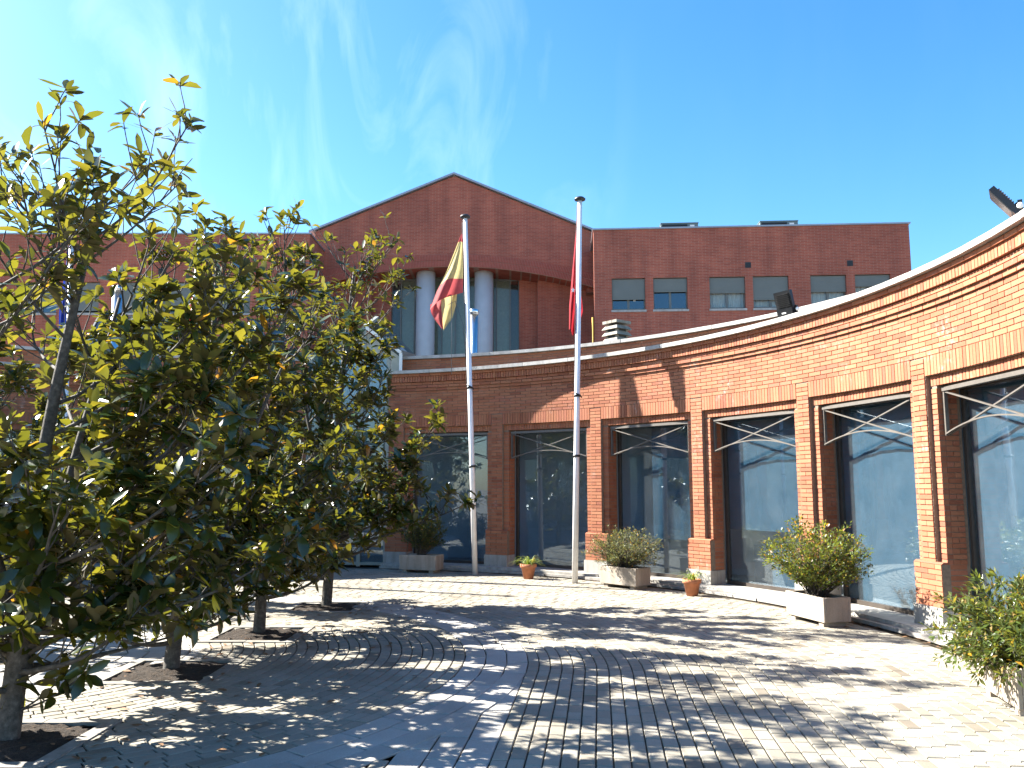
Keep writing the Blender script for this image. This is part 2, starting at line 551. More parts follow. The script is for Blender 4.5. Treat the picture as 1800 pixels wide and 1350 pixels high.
def mk_bark():
    k = Nodes("magnolia_bark")
    p = k.pos()
    a = k.noise(p, 26, 6, 0.65)
    k.col(k.ramp(a, [(0.3, (0.030, 0.025, 0.020)), (0.55, (0.080, 0.069, 0.058)), (0.8, (0.17, 0.15, 0.13))]))
    k.b.inputs["Roughness"].default_value = 0.85
    k.bump(a, 0.6, 0.01)
    return k.m
MAT['bark'] = mk_bark()

# ------------------------------------------------------------------ boxes laid in numbers (bricks, pavers)
BOX_Q = np.array([(0, 2, 3, 1), (4, 5, 7, 6), (0, 1, 5, 4), (2, 6, 7, 3), (0, 4, 6, 2), (1, 3, 7, 5)])
def unit_box(w, d, h):
    return np.array([(x, y, z) for z in (-h / 2, h / 2) for y in (-d / 2, d / 2) for x in (-w / 2, w / 2)])
CH_Q = np.array([(0, 1, 5, 4), (1, 2, 6, 5), (2, 3, 7, 6), (3, 0, 4, 7), (4, 5, 9, 8), (5, 6, 10, 9), (6, 7, 11, 10), (7, 4, 8, 11), (8, 9, 10, 11)])
def chamfer_box(w, d, h, c=0.005):
    def ring(x, y, z): return [(-x, -y, z), (x, -y, z), (x, y, z), (-x, y, z)]
    return np.array(ring(w / 2, d / 2, -h / 2) + ring(w / 2, d / 2, h / 2 - c) + ring(w / 2 - c, d / 2 - c, h / 2))

def lay(specs, name, mat, parent, nbig, shape=unit_box, quads=BOX_Q, face='side', stuff=True):
    """specs: (x, y, z, rz, w, d, h, tx, ty). The nbig that show largest become objects, the rest one mesh"""
    S = np.array(specs, float)
    px, py, dd = project(S[:, 0], S[:, 1], S[:, 2])
    if face == 'side':
        nx, ny = np.cos(S[:, 3] + np.pi / 2), np.sin(S[:, 3] + np.pi / 2)
        cosv = np.abs(nx * S[:, 0] + ny * S[:, 1]) / np.hypot(S[:, 0], S[:, 1])
        area = S[:, 4] * S[:, 6] * cosv / dd ** 2
    else:
        area = S[:, 4] * S[:, 5] * (CAM_Z / dd) / dd ** 2
    vis = (px > 5) & (px < 1795) & (py > 5) & (py < 1345) & (S[:, 1] > 0.5)
    area = np.where(vis, area, 0)
    order = np.argsort(-area)
    big = set(int(i) for i in order[:nbig] if area[i] > 0)
    cache = {}
    rest_v, rest_q, b = [], [], 0
    for i, s in enumerate(S):
        x, y, z, rz, w, d, h, tx, ty = s
        if i in big:
            key = (round(w, 3), round(d, 3), round(h, 3))
            if key not in cache:
                cache[key] = np_mesh(name, shape(w, d, h), quads, mat)
            o = bpy.data.objects.new(name, cache[key])
            o.location = (x, y, z)
            o.rotation_euler = (tx, ty, rz)
            link(o, parent)
        else:
            v = shape(w, d, h)
            c, sn = math.cos(rz), math.sin(rz)
            vx = v[:, 0] * c - v[:, 1] * sn + x
            vy = v[:, 0] * sn + v[:, 1] * c + y
            vz = v[:, 2] + z + v[:, 1] * tx - v[:, 0] * ty
            rest_v.append(np.stack([vx, vy, vz], 1))
            rest_q.append(quads + b)
            b += len(v)
    if rest_v:
        o = bpy.data.objects.new(name, np_mesh(name, np.concatenate(rest_v), np.concatenate(rest_q), mat))
        link(o, parent)
        if stuff:
            o["kind"] = "stuff"

# ------------------------------------------------------------------ ground and pavement
rng = random.Random(7)
CX, CY, R0 = -4.856, 8.271, 9.734     # centre and radius of the curved front
def ring(r, a, z=0.0):
    return Vector((CX + r * math.cos(a), CY + r * math.sin(a), z))

g = MB()
g.add([(-600, -300, -0.05), (600, -300, -0.05), (600, 900, -0.05), (-600, 900, -0.05)], [(0, 1, 2, 3)])
tag(g.build("ground", MAT['ground']), kind="structure")

TREES = [(-3.31, 5.65), (-3.10, 7.76), (-2.88, 9.67), (-2.60, 11.84), (-6.75, 13.1), (-6.35, 9.6)]
PIT = 0.43
def in_pit(x, y):
    return any(abs(x - tx) < PIT + .02 and abs(y - ty) < PIT + .02 for tx, ty in TREES)

bed = MB()
n = 72
bed.add([(CX, CY, -0.014)] + [tuple(ring(9.42, R(-60) + R(280) * i / n, -0.014)) for i in range(n + 1)] + [(-12, 1, -0.014), (6.5, 1, -0.014)],
        [(0, i + 1, i + 2) for i in range(n)] + [(0, n + 2 - 1, n + 2), (0, n + 2, n + 3), (0, n + 3, 1)])
pavement = tag(bed.build("pavement", MAT['bed']), kind="structure")

pav, slabs = [], []
def jit(v): return rng.uniform(-v, v)
def put(lst, x, y, rz, w, d, top=0.0):
    lst.append((x, y, -0.03 + top + jit(0.002), rz + jit(0.012), w, d, 0.06, jit(0.006), jit(0.006)))
FORK = R(-6.0)
ER = Vector((math.cos(FORK), math.sin(FORK)))
ET = Vector((math.sin(FORK), -math.cos(FORK)))
PW, PL = 0.107, 0.208
def ring_course(lst, r, a0, a1, w, L, limit=None):
    k = max(3, int(round(abs(a1 - a0) * r / L)))
    off = rng.random()
    for i in range(k):
        a = a0 + (a1 - a0) * (i + off) / k
        x, y = CX + r * math.cos(a), CY + r * math.sin(a)
        if in_pit(x, y) or y < 2.2: continue
        put(lst, x, y, a + math.pi / 2, round(L - 0.012, 3), w - 0.010)
r = 0.22
while r < 1.72:                                   # pale slabs of the middle round
    ring_course(slabs, r + 0.1, 0, 2 * math.pi, 0.2, 0.4)
    r += 0.2
r = 1.72
NR = 25
for i in range(NR):
    ring_course(pav, 1.72 + PW * (i + .5), 0, 2 * math.pi, PW, PL)
RB = 1.72 + PW * NR                               # inner edge of the pale band
for i in range(3):
    ring_course(slabs, RB + 0.205 * (i + .5), R(-150), R(185), 0.205, 0.46)
RO = RB + 0.615
i = 0
while RO + PW * (i + 1) < 9.33:
    rr_ = RO + PW * (i + .5)                      # one course: straight from the viewer, then round the arc
    dpos = -7.5 + rng.random() * PL
    while dpos < (R(170) - FORK) * rr_:
        if dpos < 0:
            x, y = CX + ER.x * rr_ + ET.x * (-dpos), CY + ER.y * rr_ + ET.y * (-dpos)
            rz_ = math.atan2(ET.y, ET.x)
        else:
            aa = FORK + dpos / rr_
            x, y, rz_ = CX + rr_ * math.cos(aa), CY + rr_ * math.sin(aa), aa + math.pi / 2
        dpos += PL
        if in_pit(x, y) or y < 2.0 or (math.hypot(x - CX, y - CY) > 9.34 and y > 3.4): continue
        put(pav, x, y, rz_, round(PL - 0.012, 3), PW - 0.010)
    i += 1
def straight(lst, rr, w, L, rc_min):
    off = rng.random()
    k = 0
    while True:
        s = (k + off) * L
        k += 1
        if s > 7.5: break
        x, y = CX + ER.x * rr + ET.x * s, CY + ER.y * rr + ET.y * s
        rc = math.hypot(x - CX, y - CY)
        if rc < rc_min or s < 0 or in_pit(x, y) or y < 2.0: continue
        if rc > 9.3 and y > 3.4: continue
        put(lst, x, y, math.atan2(ET.y, ET.x), round(L - 0.012, 3), w - 0.010, -0.006)
for i in range(3):
    straight(slabs, RB + 0.205 * (i + .5), 0.205, 0.46, RO - 0.45)
i = int((9.33 - RO) / PW)
while RO + PW * (i + .5) < 9.6:
    straight(pav, RO + PW * (i + .5), PW, PL, RO)
    i += 1
for i in range(34):
    straight(pav, RB - PW * (i + .5), PW, PL, RO - 0.04)
lay(pav, "paver", MAT['paver'], pavement, 300, chamfer_box, CH_Q, 'top')
lay(slabs, "slab", MAT['slab'], pavement, 300, chamfer_box, CH_Q, 'top')

# tree pits: sunk soil inside a flush kerb
MAT['kerb'] = mk_stone("kerb_concrete", (0.26, 0.245, 0.22), 0.2)
for tx, ty in TREES:
    m = MB()
    N = 15
    vs = []
    rr = random.Random(int(tx * 100 + ty * 10))
    for j in range(N):
        for i in range(N):
            x, y = (i / (N - 1) - .5) * 2 * PIT, (j / (N - 1) - .5) * 2 * PIT
            d = math.hypot(x, y)
            vs.append((tx + x * 1.04, ty + y * 1.04, -0.012 + max(0, 0.05 - d * 0.10) + rr.uniform(-.014, .014)))
    m.add(vs, [(j * N + i, j * N + i + 1, (j + 1) * N + i + 1, (j + 1) * N + i) for j in range(N - 1) for i in range(N - 1)], 0, True)
    so = tag(m.build("soil", MAT['soil']), kind="structure")
    k0, k1 = PIT - 0.01, PIT + 0.09
    for x0, x1, y0, y1 in ((-k1, k1, -k1, -k0), (-k1, k1, k0, k1), (-k1, -k0, -k0 + .004, k0 - .004), (k0, k1, -k0 + .004, k0 - .004)):
        for h in range(2):
            if x1 - x0 > y1 - y0: a0, a1, b0, b1 = x0 + (x1 - x0) * h / 2 + .003, x0 + (x1 - x0) * (h + 1) / 2 - .003, y0, y1
            else: a0, a1, b0, b1 = x0, x1, y0 + (y1 - y0) * h / 2 + .003, y0 + (y1 - y0) * (h + 1) / 2 - .003
            m = MB()
            m.box((tx + (a0 + a1) / 2, ty + (b0 + b1) / 2, -0.045 + rr.uniform(0, .004)), (a1 - a0, b1 - b0, 0.104))
            m.build("kerb", MAT['kerb'], so)

# ------------------------------------------------------------------ curved brick pavilion
BAY = 0.236
A4 = 0.495
def bay_angle(k): return A4 + BAY * (4 - k)
W_LINT = 1.02 / R0          # half width of the lintel band
W_OPEN = 0.90 / R0          # half width of the opening
KS = list(range(7, -9, -1))
A_LO = bay_angle(7) - BAY / 2
A_HI = bay_angle(-8) + BAY / 2

pavilion = tag(empty("curved_brick_pavilion", (CX, CY + R0, 0)), "low curved brick pavilion with tall windows, dentil cornice and white coping", "building")
PV_OFF = Vector(pavilion.location)
def pv(o):
    """parts are modelled in world space; keep them there under the pavilion"""
    o.parent = pavilion
    o.matrix_parent_inverse = Matrix.Translation(-PV_OFF)
    return o

def cbox(m, r0, r1, a0, a1, z0, z1, seg=None, mi=0):
    seg = seg or max(1, int(math.ceil(abs(a1 - a0) * r1 / 0.45)))
    for i in range(seg):
        b0, b1 = a0 + (a1 - a0) * i / seg, a0 + (a1 - a0) * (i + 1) / seg
        p = [ring(r0, b0, z0), ring(r1, b0, z0), ring(r1, b1, z0), ring(r0, b1, z0),
             ring(r0, b0, z1), ring(r1, b0, z1), ring(r1, b1, z1), ring(r0, b1, z1)]
        m.hexa(p, mi)

cores = (MB(), MB())
ENT = 0                                          # the entrance bay is glazed to the top
ENT_A0, ENT_A1 = bay_angle(0) - W_OPEN, bay_angle(0) + W_OPEN
for core, (lo, hi) in zip(cores, ((A_LO, ENT_A0), (ENT_A1, A_HI))):
    cbox(core, R0 + 0.014, R0 + 0.34, lo, hi, 2.94, 3.72)
    cbox(core, R0 - 0.02, R0 + 0.34, lo, hi, 3.72, 4.07)
for k in KS:
    ac = bay_angle(k)
    for s in (-1, 1):
        core = cores[0] if (k > 0 or (k == 0 and s < 0)) else cores[1]
        a_o, a_l, a_b = ac + s * W_OPEN, ac + s * W_LINT, ac + s * BAY / 2
        lo, hi = min(a_l, a_b), max(a_l, a_b)
        cbox(core, R0 + 0.014, R0 + 0.34, lo, hi, 0.80, 2.94, 1)
        lo, hi = min(a_o, a_l) + 0.0008, max(a_o, a_l) - 0.0008
        cbox(core, R0 + 0.070, R0 + 0.34, lo, hi, 0.80, 2.94, 1)
        lo, hi = min(a_o, a_b), max(a_o, a_b)
        cbox(core, R0 - 0.010, R0 + 0.33, lo + 0.0004, hi - 0.0004, 0.30, 0.80, 1)
    if k != ENT:
        cbox(core, R0 + 0.070, R0 + 0.33, ac - W_LINT, ac + W_LINT, 2.825, 2.94)
for core in cores: pv(core.build("mortar_core", MAT['mortar']))

BR = []                                          # bricks of the front
CH = 0.0605                                      # height of a course
BH = 0.0505
def brick(r_face, a, z, w, h=BH, depth=0.05):
    """stretcher lying in the curved face: z is its bottom"""
    r = r_face + depth / 2 + jit(0.0018)
    p = ring(r, a, z + h / 2)
    BR.append((p.x, p.y, p.z, a + math.pi / 2 + jit(0.004), w, depth, h, 0, 0))
def radial_brick(a_face, r_mid, z, w, side, h=BH, depth=0.05):
    """brick in a jamb: its long side runs along the radius, its face turned into the opening"""
    u = Vector((math.cos(a_face), math.sin(a_face)))
    t = Vector((-u.y, u.x)) * side
    x = CX + u.x * r_mid + t.x * (depth / 2 + jit(0.001))
    y = CY + u.y * r_mid + t.y * (depth / 2)
    BR.append((x, y, z + h / 2, a_face, w, depth, h, 0, 0))
def course(r_face, a0, a1, z, length=0.245, off=0.0, h=BH, depth=0.05, joint=0.010):
    tot = (a1 - a0) * r_face
    pos = -off * length
    while pos < tot - 0.01:
        s0, s1 = max(pos, 0), min(pos + length, tot)
        if s1 - s0 > 0.03:
            brick(r_face, a0 + (s0 + s1) / 2 / r_face, z, round(s1 - s0 - joint, 3), h, depth)
        pos += length
for lo, hi in ((A_LO, ENT_A0 - .02 / R0), (ENT_A1 + .02 / R0, A_HI)):
    for i in range(9):                           # plain field above the lintels
        course(R0, lo, hi, 3.172 + i * CH, off=0.5 * (i % 2))
    course(R0 - 0.030, lo, hi, 3.718, off=0.2, depth=0.10)
    course(R0 - 0.062, lo, hi, 3.779, off=0.6, depth=0.12)
    course(R0 - 0.062, lo, hi, 3.840, off=0.1, depth=0.12)
    course(R0 - 0.105, lo, hi, 3.901, length=0.0605, h=0.115, depth=0.16)
    course(R0 - 0.135, lo, hi, 4.020, off=0.4, depth=0.18)
for k in KS:
    ac = bay_angle(k)
    if k != ENT:
        nso = 34
        for i in range(nso):                     # upper soldier course, flush with the field
            a = ac - W_LINT + 2 * W_LINT * (i + .5) / nso
            brick(R0, a, 2.943, 0.051, 0.221, 0.06)
            brick(R0 + 0.060, a, 2.822, 0.051, 0.113, 0.06)
    a_p = ac + BAY / 2                           # pier on the left of this bay
    if k == KS[-1]: continue
    for i in range(39):                          # middle strip of the pier
        z = 0.80 + i * CH
        if z > 3.13: break
        if i % 2 == 0: brick(R0, a_p, z, 0.240, depth=0.075)
        else:
            brick(R0, a_p - 0.062 / R0, z, 0.116, depth=0.075)
            brick(R0, a_p + 0.062 / R0, z, 0.116, depth=0.075)
    for s in (-1, 1):                            # stepped edge and jamb
        a_j = a_p + s * (BAY / 2 - W_OPEN)
        for i in range(33):
            z = 0.80 + i * CH
            if z > 2.80: break
            brick(R0 + 0.060, a_p + s * 0.1885 / R0, z, 0.113, depth=0.07)
            if i % 2: radial_brick(a_j, R0 + 0.215, z, 0.165, -s)
            else:
                radial_brick(a_j, R0 + 0.172, z, 0.078, -s)
                radial_brick(a_j, R0 + 0.258, z, 0.078, -s)
    for i in range(8):                           # plain foot of the pier
        z = 0.322 + i * CH
        if i % 2 == 0:
            for s in (-1, 1): brick(R0 - 0.022, a_p + s * 0.124 / R0, z, 0.240, depth=0.09)
        else:
            brick(R0 - 0.022, a_p, z, 0.240, depth=0.09)
            for s in (-1, 1): brick(R0 - 0.022, a_p + s * 0.186 / R0, z, 0.115, depth=0.09)
        for s in (-1, 1):
            radial_brick(a_p + s * 0.246 / R0, R0 + 0.19, z, 0.20 if i % 2 else 0.20, -s, depth=0.04)
# parapet of the rear wall
RR = 11.5
for i in range(9):
    course(RR, R(2), R(128), 4.156 + i * CH, off=0.5 * (i % 2))
class _P: pass
lay(BR, "brick", MAT['brick'], pavilion, 300)
for o in list(pavilion.children):
    if o.name.startswith("brick"):
        o.matrix_parent_inverse = Matrix.Translation(-PV_OFF)
m = MB()
cbox(m, RR + 0.01, RR + 0.25, R(0), R(130), 3.0, 4.70)
pv(m.build("rear_wall", MAT['mortar']))

# stone caps, plinths, coping, steps
for k in KS[:-1]:
    a_p = bay_angle(k) + BAY / 2
    m = MB()
    hw = 0.262 / R0
    cbox(m, R0 - 0.050, R0 + 0.30, a_p - hw, a_p + hw, 0.092, 0.318, 1)
    pv(m.build("plinth", MAT['plinth']))
    m = MB()                                     # sloping brick cap on top of the pier foot
    p = []
    hw = 0.248 / R0
    for r_, z_ in ((R0 - 0.022, 0.800), (R0 + 0.075, 0.800)):
        p += [ring(r_, a_p - hw, z_), ring(r_, a_p + hw, z_)]
    q = [ring(R0 + 0.010, a_p - hw, 0.822), ring(R0 + 0.010, a_p + hw, 0.822), ring(R0 + 0.075, a_p - hw, 0.822), ring(R0 + 0.075, a_p + hw, 0.822)]
    m.hexa([p[0], p[2], p[3], p[1], q[0], q[2], q[3], q[1]])
    pv(m.build("pier_cap", MAT['brick']))
def slab_run(name, r0, r1, z0, z1, a0, a1, L, mat, wob=0.0):
    nn = max(1, int((a1 - a0) * r0 / L))
    for i in range(nn):
        b0 = a0 + (a1 - a0) * i / nn
        b1 = a0 + (a1 - a0) * (i + 1) / nn
        e = 0.0025 / r0
        m = MB()
        w = jit(wob)
        cbox(m, r0 + w, r1, b0 + e, b1 - e, z0 + jit(wob * .1), z1 + jit(wob * .2), 2)
        pv(m.build(name, mat))
for lo, hi in ((A_LO, ENT_A0), (ENT_A1, A_HI)):
    slab_run("coping_slab", R0 - 0.205, R0 + 0.36, 4.078, 4.145, lo, hi, 1.0, MAT['coping'], 0.004)
    slab_run("step_slab", R0 - 0.32, R0 + 0.05, 0.0, 0.044, lo, hi, 0.9, MAT['step'], 0.02)
    slab_run("step_slab", R0 - 0.22, R0 + 0.31, 0.046, 0.092, lo, hi, 1.15, MAT['plinth'], 0.012)
slab_run("coping_slab", RR - 0.07, RR + 0.32, 4.705, 4.775, R(2), R(128), 1.05, MAT['coping'], 0.004)

# roof, inner rooms behind the glass
m = MB()
cbox(m, R0 + 0.345, RR + 0.005, A_LO, A_HI, 3.55, 3.70)
pv(m.build("roof", MAT['roofing']))
m = MB()
cbox(m, R0 + 0.30, RR + 0.2, A_LO, A_HI, 0.0, 0.085)
pv(m.build("interior_floor", MAT['inside_floor']))
m = MB()
cbox(m, RR - 0.06, RR, A_LO, A_HI, 0.085, 3.55)
for a in (A_LO, A_HI):
    cbox(m, R0 + 0.345, RR - 0.06, a - 0.004, a + 0.004, 0.085, 3.55, 1)
pv(m.build("interior_wall", MAT['interior']))
m = MB()
m.box((1.0, 25.6, 2.15), (26, 11.0, 4.3))
pv(m.build("rear_block", MAT['roofing']))

# windows: dark frame > pane, brace, blind
BLIND = {7: 0.1, 6: 0.1, 5: 0.1, 4: 0.98, 3: 0.75}
for k in KS:
    if k == ENT: continue
    ac = bay_angle(k)
    u = Vector((math.cos(ac), math.sin(ac), 0))
    t = Vector((-u.y, u.x, 0))
    o0 = ring(R0, ac)
    def L(x, y, z): return o0 + t * x + u * y + Vector((0, 0, z))
    def lbox(m, x0, x1, y0, y1, z0, z1):
        m.hexa([L(x0, y0, z0), L(x0, y1, z0), L(x1, y1, z0), L(x1, y0, z0), L(x0, y0, z1), L(x0, y1, z1), L(x1, y1, z1), L(x1, y0, z1)])
    yf = 0.30
    W = 0.925
    m = MB()
    lbox(m, -W, -W + 0.055, yf, yf + 0.06, 0.11, 2.83)
    lbox(m, W - 0.055, W, yf, yf + 0.06, 0.11, 2.83)
    lbox(m, -W + 0.055, W - 0.055, yf + .002, yf + 0.058, 2.765, 2.83)
    lbox(m, -W + 0.055, W - 0.055, yf + .002, yf + 0.058, 0.095, 0.150)
    win = pv(m.build("window", MAT['bronze']))
    def sub(mb, name, mat):
        o = mb.build(name, mat)
        o.parent = win
        o.matrix_parent_inverse = win.matrix_parent_inverse.copy()
        o.matrix_parent_inverse = Matrix.Identity(4)
        return o
    m = MB()
    lbox(m, -W + 0.05, W - 0.05, yf + 0.025, yf + 0.037, 0.145, 2.77)
    sub(m, "pane", MAT['glass'])
    if k >= 1:
        # steel brace standing in front of the head of the opening: frame, crossed bars, arched bar
        m = MB()
        y = 0.095
        zb, zt = 2.245, 2.795
        X = 0.888
        lbox(m, -X, X, y - 0.03, y + 0.03, zt - 0.045, zt)
        lbox(m, X - 0.028, X, y - 0.02, y + 0.02, zb, zt - 0.046)
        lbox(m, -X, -X + 0.028, y - 0.02, y + 0.02, zb, zt - 0.046)
        m.bar(L(-X + 0.02, y, zb + 0.01), L(X - 0.02, y, zt - 0.05), 0.016, 0.026, u)
        m.bar(L(X - 0.02, y + 0.018, zb + 0.01), L(-X + 0.02, y + 0.018, zt - 0.05), 0.016, 0.026, u)
        prev = None
        for i in range(15):
            q = i / 14 * 2 - 1
            p = L(q * (X - 0.02), y - 0.018, zb + 0.014 + 0.135 * (1 - q * q))
            if prev is not None: m.bar(prev, p, 0.016, 0.024, u)
            prev = p
        sub(m, "brace", MAT['brace'])
    if k in BLIND:
        m = MB()
        zb = BLIND[k]
        x0, x1 = (-W + .03, W - .03) if k != 3 else (-W + .2, 0.15)
        N = 18
        vs, fs = [], []
        for i in range(N + 1):
            x = x0 + (x1 - x0) * i / N
            yy = 0.365 + 0.005 * math.sin(i * 1.9 + k)
            vs += [L(x, yy, zb), L(x, yy * 1.0, 2.75)]
        fs = [(2 * i, 2 * i + 2, 2 * i + 3, 2 * i + 1) for i in range(N)]
        m.add(vs, fs, 0, True)
        sub(m, "blind", MAT['blind'])
    if k in (4, 5):
        m = MB()
        lbox(m, -0.60, 0.62 if k == 4 else -.1, 0.62, 0.66, 0.10, 0.74)
        sub(m, "display_board", MAT['blind'])

# ------------------------------------------------------------------ glazed entrance with lantern roof
ent = tag(empty("glass_entrance", tuple(ring(R0, bay_angle(0)))), "grey framed glass entrance with pitched glass lantern behind the magnolias", "entrance")
EO = Vector(ent.location)
def en(o, par=None):
    o.parent = ent if par is None else par
    o.matrix_parent_inverse = Matrix.Translation(-EO) if par is None else Matrix.Identity(4)
    return o
ae = bay_angle(0)
eu = Vector((math.cos(ae), math.sin(ae), 0))
et = Vector((-eu.y, eu.x, 0))
e0 = ring(R0, ae)
def E_(x, y, z): return e0 + et * x + eu * y + Vector((0, 0, z))
def ebox(m, x0, x1, y0, y1, z0, z1):
    m.hexa([E_(x0, y0, z0), E_(x0, y1, z0), E_(x1, y1, z0), E_(x1, y0, z0), E_(x0, y0, z1), E_(x0, y1, z1), E_(x1, y1, z1), E_(x1, y0, z1)])
MAT['entframe'] = simple("entrance_frame", (0.24, 0.26, 0.23), 0.5, 0.2, 0.1)
for x in (-0.885, -0.30, 0.30, 0.885):
    m = MB()
    ebox(m, x - 0.04, x + 0.04, 0.0, 0.10, 0.0, 4.55)
    en(m.build("post", MAT['entframe']))
for z in (0.06, 2.25, 3.45, 4.5):
    m = MB()
    for x0, x1 in ((-0.844, -0.342), (-0.258, 0.258), (0.342, 0.844)):
        ebox(m, x0, x1, 0.01, 0.09, z - 0.03, z + 0.03)
    en(m.build("transom", MAT['entframe']))
for z0, z1 in ((0.09, 2.22), (2.28, 3.42), (3.48, 4.47)):
    for x0, x1 in ((-0.844, -0.342), (-0.258, 0.258), (0.342, 0.844)):
        m = MB()
        ebox(m, x0, x1, 0.045, 0.055, z0, z1)
        en(m.build("pane", MAT['glass']))
FE = [(-2.62, 19.2, 4.82), (-3.47, 19.2, 5.43), (-4.32, 19.2, 4.82)]
BE = [(-2.88, 24.0, 5.50), (-4.00, 24.0, 6.65), (-5.12, 24.0, 5.50)]
for s in (0, 2):
    for j in range(2):
        q0, q1 = j / 2, (j + 1) / 2
        def lerp(a, b, q): return Vector(a).lerp(Vector(b), q)
        m = MB()
        a, b = lerp(FE[s], FE[1], q0 + .02), lerp(FE[s], FE[1], q1 - .02)
        c, d = lerp(BE[s], BE[1], q1 - .02), lerp(BE[s], BE[1], q0 + .02)
        dn = Vector((0, 0, -0.04))
        m.hexa([a + dn, b + dn, c + dn, d + dn, a, b, c, d])
        en(m.build("roof_pane", MAT['roofglass']))
    m = MB()
    m.bar(FE[s], FE[1], 0.10, 0.07)
    m.bar(Vector(FE[s]) + Vector((0, 0, -0.005)), (FE[s][0], FE[s][1], 3.7), 0.07, 0.07, (0, 1, 0))
    en(m.build("verge", MAT['white_mark'] if s == 0 else MAT['entframe']))
    m = MB()
    m.bar(BE[s], BE[1], 0.16, 0.10)
    m.bar(FE[s], BE[s], 0.10, 0.10)
    en(m.build("eave", MAT['winframe']))
m = MB()
m.bar(FE[1], BE[1], 0.1, 0.1)
for q in (0.5,):
    for s in (0, 2):
        m.bar(Vector(FE[s]).lerp(Vector(FE[1]), q), Vector(BE[s]).lerp(Vector(BE[1]), q), 0.05, 0.08)
en(m.build("ridge", MAT['entframe']))
m = MB()
m.add([(FE[0][0] - .05, 19.25, 3.7), (FE[2][0] + .05, 19.25, 3.7), (FE[2][0] + .05, 19.25, 4.74), (FE[1][0], 19.25, 5.35), (FE[0][0] - .05, 19.25, 4.74)], [(0, 1, 2, 3, 4)])
MAT['cream_panel'] = simple("cream_panel", (0.36, 0.36, 0.30), 0.7)
en(m.build("gable_panel", MAT['cream_panel']))
for x in (-3.05, -3.47, -3.89):
    m = MB()
    m.bar((x, 19.21, 3.72), (x, 19.21, 5.0 if x != -3.47 else 5.35), 0.06, 0.05, (0, 1, 0))
    en(m.build("mullion", MAT['entframe']))

# ------------------------------------------------------------------ main building behind
main = tag(empty("main_building", (-2.5, 34.3, 0)), "tall red brick main building with central gable, columns and shuttered windows", "building")
MO = Vector(main.location)
def mb_(o, par=None):
    if par is None:
        o.parent = main
        o.matrix_parent_inverse = Matrix.Translation(-MO)
    else:
        o.parent = par
        o.matrix_parent_inverse = Matrix.Identity(4)
    return o

